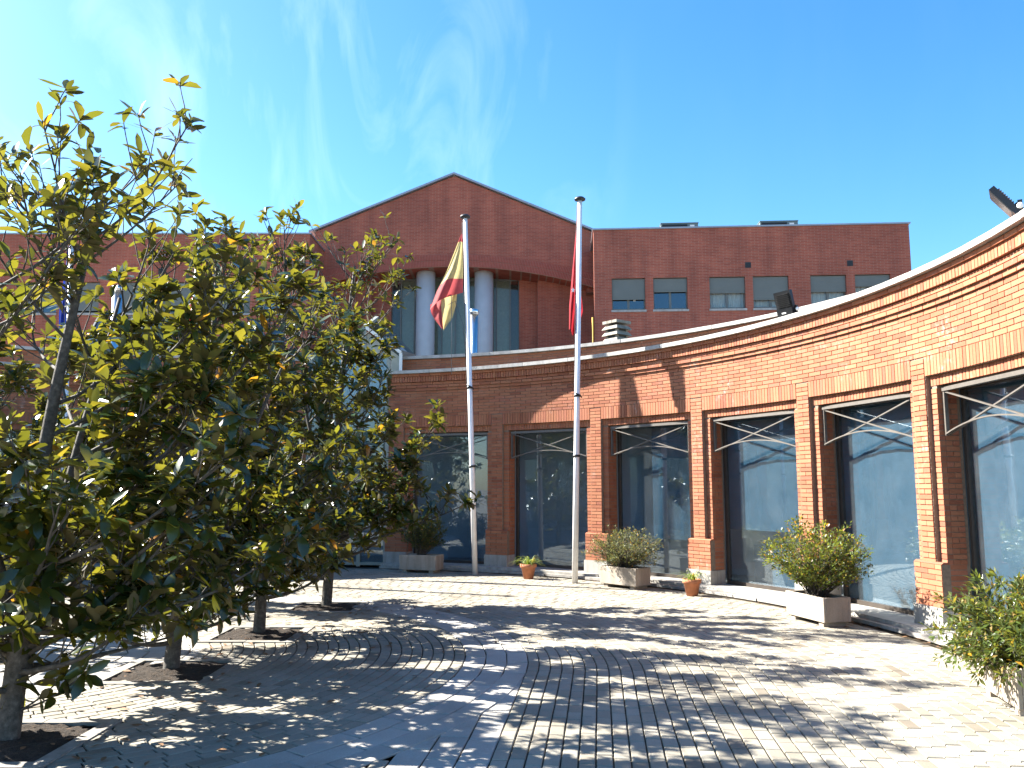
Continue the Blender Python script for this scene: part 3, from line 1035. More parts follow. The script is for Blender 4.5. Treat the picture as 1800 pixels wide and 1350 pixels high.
def wing(A, B, holes, ztop, depth, extra_vents=()):
    """straight wing from A to B (left to right as seen), openings cut in its front"""
    A, B = Vector(A), Vector(B)
    Lw = (B - A).length
    ex = (B - A).normalized()
    ey = Vector((-ex.y, ex.x))
    def P(s, d, z): 
        q = A + ex * s + ey * d
        return (q.x, q.y, z)
    def lb(m, s0, s1, d0, d1, z0, z1):
        m.hexa([P(s0, d0, z0), P(s1, d0, z0), P(s1, d1, z0), P(s0, d1, z0), P(s0, d0, z1), P(s1, d0, z1), P(s1, d1, z1), P(s0, d1, z1)])
    m = MB()
    zs0, zs1 = 8.45, 9.75
    xs = [0.0]
    for h in holes: xs += [h[0], h[1]]
    xs.append(Lw)
    lb(m, 0, Lw, 0, 0.3, 3.0, zs0)
    lb(m, 0, Lw, 0, 0.3, zs1, ztop)
    for i in range(0, len(xs), 2):
        lb(m, xs[i], xs[i + 1], 0, 0.3, zs0, zs1)
    k0 = 0.36 if A.x > 0 else 0.0                  # right wing's end wall is slanted to keep its sunlit face hidden
    m.hexa([P(0, 0.3, 3.0), P(0.3, 0.3, 3.0), P(0.3 + k0, depth, 3.0), P(k0, depth, 3.0), P(0, 0.3, ztop), P(0.3, 0.3, ztop), P(0.3 + k0, depth, ztop), P(k0, depth, ztop)])
    lb(m, Lw - 0.3, Lw, 0.3, depth, 3.0, ztop)
    mb_(m.build("wall", MAT['farbrick']))
    m = MB()
    lb(m, 0.3, Lw - 0.3, 0.3, depth, ztop - 0.5, ztop - 0.35)
    lb(m, 0.3, Lw - 0.3, 1.6, 1.7, 7.0, ztop - 0.5)
    mb_(m.build("roof", MAT['roofing']))
    m = MB()
    lb(m, -0.05, Lw + 0.06, -0.05, 0.36, ztop + 0.002, ztop + 0.062)
    lb(m, -0.05, 0.36, 0.362, depth, ztop + 0.002, ztop + 0.060)
    lb(m, Lw - 0.36, Lw + 0.06, 0.362, depth, ztop + 0.002, ztop + 0.060)
    mb_(m.build("roof_trim", MAT['rooftrim']))
    for (x0, x1, zsh, inner) in holes:
        m = MB()                                  # frame
        d = 0.17
        lb(m, x0, x0 + 0.05, d, d + 0.06, zs0 + 0.04, zs1)
        lb(m, x1 - 0.05, x1, d, d + 0.06, zs0 + 0.04, zs1)
        xm = (x0 + x1) / 2
        lb(m, xm - 0.045, xm + 0.045, d + .002, d + 0.062, zs0 + 0.04, zs1)
        lb(m, x0 + .05, xm - .045, d + .004, d + 0.058, zs0 + 0.04, zs0 + 0.12)
        lb(m, xm + .045, x1 - .05, d + .004, d + 0.058, zs0 + 0.04, zs0 + 0.12)
        w = mb_(m.build("window", MAT['winframe']))
        for a0, a1 in ((x0 + 0.05, xm - 0.045), (xm + 0.045, x1 - 0.05)):
            m = MB()
            lb(m, a0, a1, d + 0.025, d + 0.035, zs0 + 0.12, zs1 - 0.02)
            mb_(m.build("pane", MAT['darkglass'] if inner == 0 else MAT['clearglass']), w)
        if inner:
            m = MB()
            N = 24
            vs = []
            rr = random.Random(int(x0 * 31))
            for i in range(N + 1):
                s_ = x0 + 0.03 + (x1 - x0 - 0.06) * i / N
                dd = d + 0.14 + 0.03 * math.sin(i * 1.7) + rr.uniform(-.01, .01)
                vs += [P(s_, dd, zs0 + 0.05), P(s_, dd, zs1)]
            m.add(vs, [(2 * i, 2 * i + 2, 2 * i + 3, 2 * i + 1) for i in range(N)], 0, True)
            mb_(m.build("curtain", MAT['curtain']), w)
        m = MB()                                  # roller shutter: slats with grooves
        z = zs1 - 0.03
        while z > zsh + 0.05:
            z2 = max(z - 0.052, zsh + 0.045)
            lb(m, x0 + 0.012, x1 - 0.012, 0.075, 0.10, z2 + 0.006, z)
            z = z2
        lb(m, x0 + 0.012, x1 - 0.012, 0.083, 0.098, zsh + 0.04, zs1 - 0.03)
        lb(m, x0 + 0.012, x1 - 0.012, 0.070, 0.105, zsh, zsh + 0.040)
        mb_(m.build("roller_shutter", MAT['shutter']), w)
        m = MB()
        lb(m, x0 - 0.03, x1 + 0.03, -0.05, 0.16, zs0 - 0.045, zs0 + 0.035)
        mb_(m.build("sill", MAT['sill']), w)
    for s_ in extra_vents:
        m = MB()
        lb(m, s_ - 0.11, s_ + 0.11, -0.012, 0.02, 10.08, 10.30)
        for j in range(4):
            lb(m, s_ - 0.10, s_ + 0.10, -0.022, -0.013, 10.10 + j * 0.05, 10.125 + j * 0.05)
        mb_(m.build("vent", MAT['black']))
    return P

RIGHT = [(0.68, 1.97, 8.91, 0), (2.28, 3.59, 9.19, 0), (4.43, 5.79, 9.11, 1), (6.08, 7.43, 8.82, 1), (8.25, 9.59, 9.10, 1), (9.91, 11.24, 9.29, 1)]
PR = wing((3.2, 31.4), (15.2, 30.6), RIGHT, 11.70, 9.0, (5.92, 9.76))
LW = 17.0
LEFT = sorted([(LW - b, LW - a, z, 0) for a, b, z in ((0.68, 1.97, 8.95), (2.28, 3.59, 8.50), (4.43, 5.79, 8.62), (6.08, 7.43, 8.50), (8.25, 9.59, 8.6), (9.91, 11.24, 8.9), (12.1, 13.4, 8.5), (13.8, 15.1, 8.6))])
PLF = wing((-8.06 - LW, 31.9), (-8.06, 31.9), LEFT, 11.69, 9.0, (LW - 5.85,))
# two little white quotation-like stickers on the pane of the first window
for dx in (0.0, 0.045):
    m = MB()
    q = [Vector(PR(1.52 + dx, 0.185, 8.865)), Vector(PR(1.545 + dx, 0.185, 8.865)), Vector(PR(1.552 + dx, 0.185, 8.93)), Vector(PR(1.527 + dx, 0.185, 8.93))]
    off = Vector((0, 0.003, 0))
    m.hexa([p for p in q] + [p + off for p in q])
    mb_(m.build("sticker", MAT['white_mark']))

# central gable with segmental arch
GX, GY = -2.51, 34.3
GZ = 15.05
SL = 0.42
X0, X1 = -8.45, 3.52
def gable_z(x): return GZ - abs(x - GX) * SL
def arch_z(x): return 11.02 - (x - GX) ** 2 / 40.0
BT = 0.54
m = MB()
N = 48
for i in range(N):
    xa, xb = X0 + (X1 - X0) * i / N, X0 + (X1 - X0) * (i + 1) / N
    za, zb = arch_z(xa) + BT, arch_z(xb) + BT
    m.hexa([(xa, GY, za), (xb, GY, zb), (xb, GY + 0.4, zb), (xa, GY + 0.4, za),
            (xa, GY, gable_z(xa)), (xb, GY, gable_z(xb)), (xb, GY + 0.4, gable_z(xb)), (xa, GY + 0.4, gable_z(xa))])
mb_(m.build("gable_wall", MAT['farbrick']))
m = MB()
for i in range(N):
    xa, xb = X0 + (X1 - X0) * i / N, X0 + (X1 - X0) * (i + 1) / N
    m.hexa([(xa, GY - 0.015, arch_z(xa)), (xb, GY - 0.015, arch_z(xb)), (xb, GY + 0.05, arch_z(xb)), (xa, GY + 0.05, arch_z(xa)),
            (xa, GY - 0.015, arch_z(xa) + BT - .002), (xb, GY - 0.015, arch_z(xb) + BT - .002), (xb, GY + 0.05, arch_z(xb) + BT - .002), (xa, GY + 0.05, arch_z(xa) + BT - .002)])
MAT['palemortar'] = simple("pale_mortar", (0.42, 0.27, 0.22), 0.95)
mb_(m.build("arch_core", MAT['palemortar']))
m = MB()
for i in range(N):
    xa, xb = X0 + (X1 - X0) * i / N, X0 + (X1 - X0) * (i + 1) / N
    m.hexa([(xa, GY + 0.051, arch_z(xa) + .004), (xb, GY + 0.051, arch_z(xb) + .004), (xb, GY + 2.7, arch_z(xb) + .004), (xa, GY + 2.7, arch_z(xa) + .004),
            (xa, GY + 0.051, arch_z(xa) + BT - .004), (xb, GY + 0.051, arch_z(xb) + BT - .004), (xb, GY + 2.7, arch_z(xb) + BT - .004), (xa, GY + 2.7, arch_z(xa) + BT - .004)])
mb_(m.build("soffit", MAT['farbrick']))
MAT['archbrick'] = simple("arch_brick", (0.32, 0.083, 0.056), 0.85, 0, 0.16, 9)
m = MB()
x = X0 + 0.04
while x < X1 - 0.03:
    sl = -(x - GX) / 20.0
    th = math.atan(sl)
    for rrow in range(2):
        zc = arch_z(x) + 0.135 + rrow * 0.27
        M = Matrix.Translation((x - math.sin(th) * (zc - arch_z(x)), GY - 0.02, zc)) @ Matrix.Rotation(-th, 4, 'Y')
        m.box((0, 0, 0), (0.056, 0.05, 0.255), M=M)
    x += 0.0655
o = mb_(m.build("brick", MAT['archbrick']))
o["kind"] = "stuff"
# roof planes and edge trim of the gable
m = MB()
for s in (-1, 1):
    xe = X0 - 0.25 if s < 0 else X1 + 0.25
    m.hexa([(GX, GY - 0.12, GZ + 0.05), (xe, GY - 0.12, gable_z(xe) + 0.05), (xe, 46, gable_z(xe) + 0.05), (GX, 46, GZ + 0.05),
            (GX, GY - 0.12, GZ + 0.14), (xe, GY - 0.12, gable_z(xe) + 0.14), (xe, 46, gable_z(xe) + 0.14), (GX, 46, GZ + 0.14)])
mb_(m.build("gable_roof", MAT['rooftrim']))
m = MB()
for xx in (X0, X1 - 0.3):
    m.hexa([(xx, GY + 0.4, 10), (xx + 0.3, GY + 0.4, 10), (xx + 0.3, 45.9, 10), (xx, 45.9, 10),
            (xx, GY + 0.4, gable_z(xx) + (.0 if xx < 0 else -.0)), (xx + 0.3, GY + 0.4, gable_z(xx + .3)), (xx + 0.3, 45.9, gable_z(xx + .3)), (xx, 45.9, gable_z(xx))])
mb_(m.build("side_wall", MAT['farbrick']))
# recess under the arch: flanking brick, glazing, columns
for s in (-1, 1):
    def X(x): return GX + s * (x - GX)
    m = MB()
    for a, b, y0, y1 in ((0.32, 1.12, 35.75, 36.3), (1.12, 6.2, 35.25, 36.3)):
        xa, xb = sorted((X(a), X(b)))
        m.hexa([(xa, y0, 3), (xb, y0, 3), (xb, y1, 3), (xa, y1, 3), (xa, y0, 11.3), (xb, y0, 11.3), (xb, y1, 11.3), (xa, y1, 11.3)])
    mb_(m.build("recess_wall", MAT['farbrick']))
m = MB()
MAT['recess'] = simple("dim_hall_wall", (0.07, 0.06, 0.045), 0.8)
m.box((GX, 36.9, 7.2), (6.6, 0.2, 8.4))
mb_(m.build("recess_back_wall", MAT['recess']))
m = MB()
xg0, xg1 = GX - 2.82, GX + 2.82
xs = [xg0, xg0 + 0.40] + [xg0 + 0.40 + (xg1 - xg0 - 0.80) * i / 8 for i in range(1, 8)] + [xg1 - 0.40, xg1]
for x in xs:
    m.box((x, 35.98, 7.2), (0.06, 0.08, 8.2))
m.box((GX, 35.97, 10.86), (5.6, 0.07, 0.08))
mb_(m.build("mullion", MAT['winframe']))
for a, b in zip(xs[:-1], xs[1:]):
    m = MB()
    m.box(((a + b) / 2, 36.0, 7.1), (b - a - 0.065, 0.012, 8.0))
    w = mb_(m.build("pane", MAT['clearglass']))
    if a > xg0 + .2 and b < xg1 - .2:
        m = MB()
        m.box(((a + b) / 2, 36.12, 7.1), (b - a - 0.02, 0.02, 8.0))
        mb_(m.build("curtain", MAT['panelcloth']), w)
for x in (-3.76, -1.22):
    m = MB()
    m.lathe([(0.41, 3.0), (0.41, 10.98)], 32, (x, 35.15, 0))
    mb_(m.build("column", MAT['column']))
# yellow gas pipes down the walls
for pts in ([(-8.45, 31.84, 3.5), (-8.45, 31.84, 11.35)], [(3.12, 31.33, 3.5), (3.12, 31.33, 8.2)]):
    m = MB()
    m.tube(pts, 0.035, 8)
    o = mb_(m.build("gas_pipe", MAT['yellowpipe']))

# rooftop units
for i, (s0, lab) in enumerate(((2.75, "grey air conditioning unit on the roof edge nearer the gable"), (6.68, "grey air conditioning unit on the roof edge nearer the right corner"))):
    base = Vector(PR(s0, 1.0, 11.36))
    u = tag(empty("air_conditioner", tuple(base), math.atan2(-0.8, 12)), lab, "air conditioner", "rooftop units")
    m = MB()
    m.box((0.74, 0.4, 0.44), (1.48, 0.8, 0.86))
    m.build("casing", MAT['acgrey'], u)
    m = MB()
    m.box((0.55, -0.005, 0.44), (1.0, 0.03, 0.78))
    for j in range(12):
        m.box((0.55, -0.03, 0.1 + j * 0.062), (0.98, 0.02, 0.02))
    m.build("grille", MAT['black'], u)
    m = MB()
    m.box((1.24, -0.006, 0.74), (0.18, 0.012, 0.12))
    m.build("label_plate", MAT['white_mark'], u)
    m = MB()
    m.box((0.74, 0.4, 0.885), (1.52, 0.84, 0.03))
    m.build("lid", MAT['acgrey'], u)

# leaning row of roof glazing behind the trees
sk = tag(empty("roof_skylight", (-11.6, 24.0, 4.3)), "sloping blue glass skylight on the low roof behind the magnolias", "skylight")
for i in range(3):
    for j in range(2):
        m = MB()
        x0, z0 = i * 0.75 - 1.1, 1.35 + j * 0.62
        a = [(x0, j * 0.5, z0), (x0 + 0.68, j * 0.5, z0), (x0 + 0.68, j * 0.5 + 0.46, z0 + 0.57), (x0, j * 0.5 + 0.46, z0 + 0.57)]
        m.hexa([Vector(p) + Vector((0, 0.03, -0.02)) for p in a] + a)
        m.build("pane", MAT['darkglass'], sk)
m = MB()
for i in range(4):
    x = i * 0.75 - 1.135
    m.bar((x, -0.02, 1.32), (x, 1.0, 2.62), 0.05, 0.06)
    m.bar((x, 0.98, 0), (x, 1.0, 2.6), 0.05, 0.05, (0, 1, 0))
for y, z in ((-0.02, 1.32), (0.48, 1.95), (1.0, 2.6)):
    m.bar((-1.14, y, z), (1.12, y, z), 0.05, 0.05)
m.build("frame", MAT['winframe'], sk)

# chimney vent, steel flues
def chimney(x, y, z):
    c = tag(empty("chimney_vent", (x, y, z), R(38)), "square louvred concrete chimney vent on the roof behind the coping", "chimney")
    m = MB()
    m.box((0, 0, 0.30), (0.34, 0.34, 1.30))
    m.build("shaft", MAT['black'], c)
    m = MB()
    for s in ((-1, -1), (1, -1), (1, 1), (-1, 1)):
        m.box((s[0] * 0.16, s[1] * 0.16, 0.5), (0.06, 0.06, 0.9))
    m.build("corner_post", MAT['chimney'], c)
    for i in range(4):
        m = MB()
        z0 = 0.42 + i * 0.155
        lo, hi = 0.275, 0.205
        m.hexa([(-lo, -lo, z0), (lo, -lo, z0), (lo, lo, z0), (-lo, lo, z0), (-hi, -hi, z0 + 0.10), (hi, -hi, z0 + 0.10), (hi, hi, z0 + 0.10), (-hi, hi, z0 + 0.10)])
        m.build("louvre", MAT['chimney'], c)
    m = MB()
    for i in range(3):
        m.box((0, -0.17 + i * 0.17, 1.07), (0.52, 0.155, 0.07))
    m.build("cap", MAT['chimney'], c)
chimney(2.66, 20.6, 4.74)
def flue(x, y, z0, z1, r, lab):
    c = tag(empty("steel_flue", (x, y, z0)), lab, "flue", "steel flues")
    m = MB()
    h = z1 - z0
    m.lathe([(r, 0), (r, h * .35), (r * 1.05, h * .355), (r * 1.05, h * .375), (r, h * .38), (r, h)], 20)
    m.build("pipe", MAT['steel'], c)
    m = MB()
    m.lathe([(r * 1.12, h - 0.02), (r * 1.15, h + 0.10), (r * 0.9, h + 0.12)], 20)
    m.build("cowl", MAT['steel'], c)
flue(-1.0, 21.4, 4.3, 6.22, 0.105, "shiny steel flue pipe beside the grey column above the coping")
flue(-10.75, 22.0, 4.3, 7.0, 0.135, "shiny steel flue pipe before the far left windows")

# flood lights on the coping
fl = tag(empty("floodlight", tuple(ring(R0 + 0.06, R(23.3), 4.15)), R(23.3) - R(90) + R(8)), "black floodlight with ribbed back on the coping over the third pier", "floodlight", "coping floodlights")
def flood(root, tilt):
    body = MB()
    M = Matrix.Translation((0, 0, 0.06)) @ Matrix.Rotation(tilt, 4, 'X')
    def bx(c, d, m): m.box((0, 0, 0), d, M=M @ Matrix.Translation(c))
    bx((0, 0, 0.20), (0.30, 0.055, 0.36), body)
    bx((0, -0.02, 0.06), (0.28, 0.08, 0.12), body)
    body.build("housing", MAT['blackmetal'], root)
    rib = MB()
    for i in range(8):
        bx((0, -0.037, 0.15 + i * 0.026), (0.24, 0.02, 0.007), rib)
    rib.build("cooling_rib", MAT['black'], root)
    br = MB()
    for s in (-1, 1):
        br.bar((s * 0.165, 0, 0.0), (s * 0.165, 0.0, 0.20), 0.012, 0.04)
    br.box((0, 0, 0.006), (0.342, 0.05, 0.012))
    br.build("bracket", MAT['blackmetal'], root)
    kn = MB()
    for s in (-1, 1):
        kn.tube([(s * 0.168, 0, 0.14), (s * 0.19, 0, 0.14)], 0.028, 14)
    kn.build("knob", MAT['white_mark'], root)
    gl = MB()
    bx((0, 0.03, 0.22), (0.26, 0.008, 0.28), gl)
    gl.build("lens", MAT['lens'], root)
    pl = MB()
    bx((-0.01, -0.062, 0.055), (0.075, 0.004, 0.018), pl)
    pl.build("maker_plate", MAT['white_mark'], root)
flood(fl, R(16))
fl2 = tag(empty("floodlight", tuple(ring(R0 + 0.02, R(-3.7), 4.15)), R(57.6)), "black floodlight seen side on at the right end of the coping", "floodlight", "coping floodlights")
flood(fl2, R(-36))

# ------------------------------------------------------------------ flag poles and flags
def pole(base, top, label, band=2.05, hook=None):
    base, top = Vector(base), Vector(top)
    u = tag(empty("flagpole", tuple(base)), label, "flagpole", "white flagpoles in front of the pavilion")
    d = top - base
    m = MB()
    m.tube([d * 0, d * 0.28, d], [0.053, 0.051, 0.042], 16)
    m.build("shaft", MAT['pole'], u)
    m = MB()
    m.lathe([(0.045, -0.02), (0.10, 0.0), (0.105, 0.025), (0.07, 0.055), (0.0001, 0.065)], 20, tuple(d))
    m.build("cap", MAT['black'], u)
    m = MB()
    q = band / d.z
    m.tube([d * q, d * (q + 0.006)], 0.066, 16)
    m.build("joint_band", MAT['black'], u)
    m = MB()
    hz = hook or 3.3
    c = d * (hz / d.z)
    m.tube([c + Vector((-0.06, -0.045, 0.06)), c + Vector((-0.02, -0.085, 0.03)), c + Vector((0.05, -0.075, 0.0)), c + Vector((0.075, -0.05, -0.04))], 0.012, 6)
    m.tube([c + Vector((0, 0, -.02)), c + Vector((0, 0, 0.02))], 0.062, 12)
    m.build("cleat", MAT['black'], u)
    m = MB()
    e = d * 0.985 + Vector((-0.06, -0.035, 0))
    m.tube([c + Vector((-0.062, -0.04, 0)), (c + e) / 2 + Vector((-0.03, -0.02, 0)), e], 0.006, 5)
    m.build("halyard", MAT['rope'], u)
    return u, base, d
POLES = [((-0.71, 16.2, 0), (-0.95, 16.2, 7.10), "white flagpole with the red and yellow flag, left of the middle", 2.05, 3.62),
         ((1.10, 14.76, 0), (1.26, 14.76, 6.95), "white flagpole with the limp crimson flag beside the grey green planter shrub", 2.2, 3.30),
         ((-6.84, 16.95, 0), (-6.62, 16.95, 7.05), "white flagpole with a crimson flag half hidden by the magnolias", 2.05, 3.4),
         ((-8.74, 16.25, 0), (-8.95, 16.25, 7.1), "white flagpole with a blue flag at the far left behind leaves", 2.05, 3.4)]
PO = [pole(*p) for p in POLES]

def striped_flag():
    base, d = PO[0][1], PO[0][2]
    at = base + d * (6.78 / d.z) + Vector((-0.055, -0.02, 0))
    root = tag(empty("national_flag", tuple(at)), "red and yellow striped flag hanging limp to the left of its pole", "flag")
    K = 0.01145
    def q(x, y): return Vector(((x - 814) * K, 0, -(y - 412) * K))
    def poly(pts, t):
        t = min(max(t, 0), 0.9999) * (len(pts) - 1)
        i = int(t)
        return q(*pts[i]).lerp(q(*pts[i + 1]), t - i)
    LFT = [(811, 415), (799, 446), (785, 480), (768, 514), (757, 546)]
    RGT = [(813, 414), (814, 448), (815, 480), (815, 503), (815, 521)]
    NT, NS = 36, 24
    vs = []
    for j in range(NT + 1):
        t = j / NT
        a_, b_ = poly(LFT, t), poly(RGT, t)
        for i in range(NS + 1):
            f = i / NS
            p = a_.lerp(b_, f)
            p.z += 0.075 * math.sin(f * math.pi) * t * (1 - 0.2 * t) - 0.05 * (1 - f) ** 3 * t
            p.y = 0.075 * math.sin(f * 8 + t * 2.4) * min(1, t * 1.6) * (1 - 0.6 * f)
            vs.append(p)
    W = NS + 1
    for part, (j0, j1), mat in (("top_stripe", (0, 4), 'flag_red'), ("middle_stripe", (4, 24), 'flag_yellow'), ("bottom_stripe", (24, 36), 'flag_red')):
        m = MB()
        m.add(vs[j0 * W:(j1 + 1) * W], [(j * W + i, j * W + i + 1, (j + 1) * W + i + 1, (j + 1) * W + i) for j in range(j1 - j0) for i in range(NS)], 0, True)
        m.build(part, MAT[mat], root)
    L2 = [(757, 540), (758, 553), (765, 566), (778, 583)]
    R2 = [(804, 512), (803, 540), (797, 564), (783, 583)]
    vs = []
    for j in range(NT + 1):
        t = j / NT
        a_, b_ = poly(L2, t), poly(R2, t)
        for i in range(NS + 1):
            f = i / NS
            p = a_.lerp(b_, f)
            p.z += 0.06 * math.sin(f * math.pi) * (1 - t) - 0.02 * math.sin(f * 13) * t
            p.y = 0.10 + 0.06 * math.sin(f * 9 + t * 3)
            vs.append(p)
    for part, (i0, i1), mat in (("fly_red", (0, 10), 'flag_red'), ("fly_yellow", (10, 24), 'flag_yellow')):
        m = MB()
        m.add(vs, [(j * W + i, j * W + i + 1, (j + 1) * W + i + 1, (j + 1) * W + i) for j in range(NT) for i in range(i0, i1)], 0, True)
        m.build(part, MAT[mat], root)
    m = MB()
    m.tube([(-0.30, 0, -1.5), (-0.14, -0.03, -1.42), (0.02, -0.03, -1.9), (0.08, -0.05, -2.6)], 0.006, 5)
    m.tube([(-0.22, -0.06, -1.3), (-0.2, -0.07, -2.0), (-0.20, -0.05, -2.9)], 0.006, 5)
    m.build("cord", MAT['rope'], root)
striped_flag()

def limp_flag(pi, ztop, length, wl, wr, mat, name, label, star=None, seed=0):
    base, d = PO[pi][1], PO[pi][2]
    at = base + d * (ztop / d.z)
    root = tag(empty(name, tuple(at)), label, "flag")
    rr = random.Random(seed)
    lean = d / d.z
    M_, N_ = 14, 26
    vs = []
    for j in range(N_ + 1):
        h = j / N_
        for i in range(M_ + 1):
            q = i / M_
            L_ = -0.035 - wl * min(1, h * 1.25) * (1 if h < .86 else max(0.15, 1 - (h - .86) * 5 * q))
            R_ = -0.03 + wr * max(0, (h - 0.42) / 0.4) * (1 if h < .8 else max(0, 1 - (h - .8) * 6))
            x = L_ + (R_ - L_) * q
            y = 0.055 + 0.05 * math.sin(q * 11 + h * 2.5 + seed) * (0.4 + h)
            z = -length * h + 0.05 * math.sin(q * 9 + seed) * h
            p = Vector((x, y, z)) + Vector((lean.x, lean.y, 0)) * (z)
            vs.append(p)
    W = M_ + 1
    m = MB()
    m.add(vs, [(j * W + i, j * W + i + 1, (j + 1) * W + i + 1, (j + 1) * W + i) for j in range(N_) for i in range(M_)], 0, True)
    m.build("cloth", MAT[mat], root)
    if star:
        for (sx, sz, sr) in star:
            m = MB()
            pts = []
            for k in range(10):
                a = math.pi / 2 + k * math.pi / 5
                rad = sr if k % 2 == 0 else sr * 0.42
                pts.append(Vector((sx + lean.x * sz + rad * math.cos(a) * 0.7, -0.02, sz + rad * math.sin(a))))
            m.add(pts + [p + Vector((0, 0.004, 0)) for p in pts], [tuple(range(10)), tuple(range(19, 9, -1))] + [(k, (k + 1) % 10, 10 + (k + 1) % 10, 10 + k) for k in range(10)])
            m.build("star", MAT['star'], root)
limp_flag(1, 6.72, 2.25, 0.13, 0.13, 'flag_crimson', "crimson_flag", "crimson flag with a white star hanging tight along its pole", [(-0.105, -1.48, 0.055)], 1)
limp_flag(2, 6.6, 2.2, 0.10, 0.26, 'flag_crimson', "crimson_flag", "crimson flag half hidden among the magnolia leaves", None, 3)
limp_flag(3, 6.8, 2.0, 0.22, 0.10, 'flag_blue', "blue_flag", "dark blue flag hanging limp behind the leftmost branches", None, 5)

# ------------------------------------------------------------------ foliage tools
def tri_leaf(curl=0.12, fold=0.16, wide=0.42):
    """leaf of unit length along +X, upper side +Z: 11 points, 12 triangles"""
    st = [(0.22, 0.55), (0.52, 1.0), (0.80, 0.80)]
    v = [(0, 0, 0)]
    for s, w in st:
        hw = wide * w / 2
        z = -curl * s * s
        v += [(s, -hw, z + fold * hw), (s, 0, z), (s, hw, z + fold * hw)]
    v.append((1.0, 0, -curl * 1.0))
    f = [(0, 1, 2), (0, 2, 3)]
    for b in (1, 4):
        f += [(b, b + 3, b + 4), (b, b + 4, b + 1), (b + 1, b + 4, b + 5), (b + 1, b + 5, b + 2)]
    f += [(7, 10, 8), (8, 10, 9)]
    return np.array(v), np.array(f)
def tri_leaf_small(wide=0.5):
    v = np.array([(0, 0, 0), (0.5, -wide / 2, 0.05), (1, 0, -0.08), (0.5, wide / 2, 0.05), (0.5, 0, 0.0)])
    f = np.array([(0, 1, 4), (1, 2, 4), (4, 2, 3), (0, 4, 3)])
    return v, f

def frames(D, Nn):
    D = D / np.linalg.norm(D, axis=1, keepdims=True)
    Y = np.cross(Nn, D)
    Y /= np.maximum(np.linalg.norm(Y, axis=1, keepdims=True), 1e-6)
    Z = np.cross(D, Y)
    return D, Y, Z

def leaf_mass(name, shape, P, D, Nn, S, mat, parent, kind="stuff"):
    v, f = shape
    X, Y, Z = frames(D, Nn)
    if v.ndim == 2: v = v[None]
    V = (P[:, None, :] + S[:, None, None] * (v[:, :, 0:1] * X[:, None, :] + v[:, :, 1:2] * Y[:, None, :] + v[:, :, 2:3] * Z[:, None, :]))
    F = f[None] + (np.arange(len(P)) * v.shape[1])[:, None, None]
    me = np_mesh(name, V.reshape(-1, 3), F.reshape(-1, 3), mat)
    me.polygons.foreach_set("use_smooth", [True] * len(me.polygons))
    o = bpy.data.objects.new(name, me)
    link(o, parent)
    if kind: o["kind"] = kind
    return o

LEAF_V = [tri_leaf(0.10, 0.18, 0.40), tri_leaf(0.26, 0.34, 0.44), tri_leaf(-0.06, 0.12, 0.36), tri_leaf(0.42, 0.10, 0.40), tri_leaf(0.05, 0.55, 0.42), tri_leaf(0.18, -0.12, 0.34)]
LEAF_V[4][0][:, 2] += 0.10 * np.sin(LEAF_V[4][0][:, 0] * 5)
LEAF_V[5][0][:, 1] += 0.08 * LEAF_V[5][0][:, 0] ** 2
LEAF_ME = []
for v, f in LEAF_V:
    me = np_mesh("leaf", v, f, MAT['magnolia'])
    me.polygons.foreach_set("use_smooth", [True] * len(me.polygons))
    LEAF_ME.append(me)

def unit(az, el):
    return Vector((math.cos(az) * math.cos(el), math.sin(az) * math.cos(el), math.sin(el)))

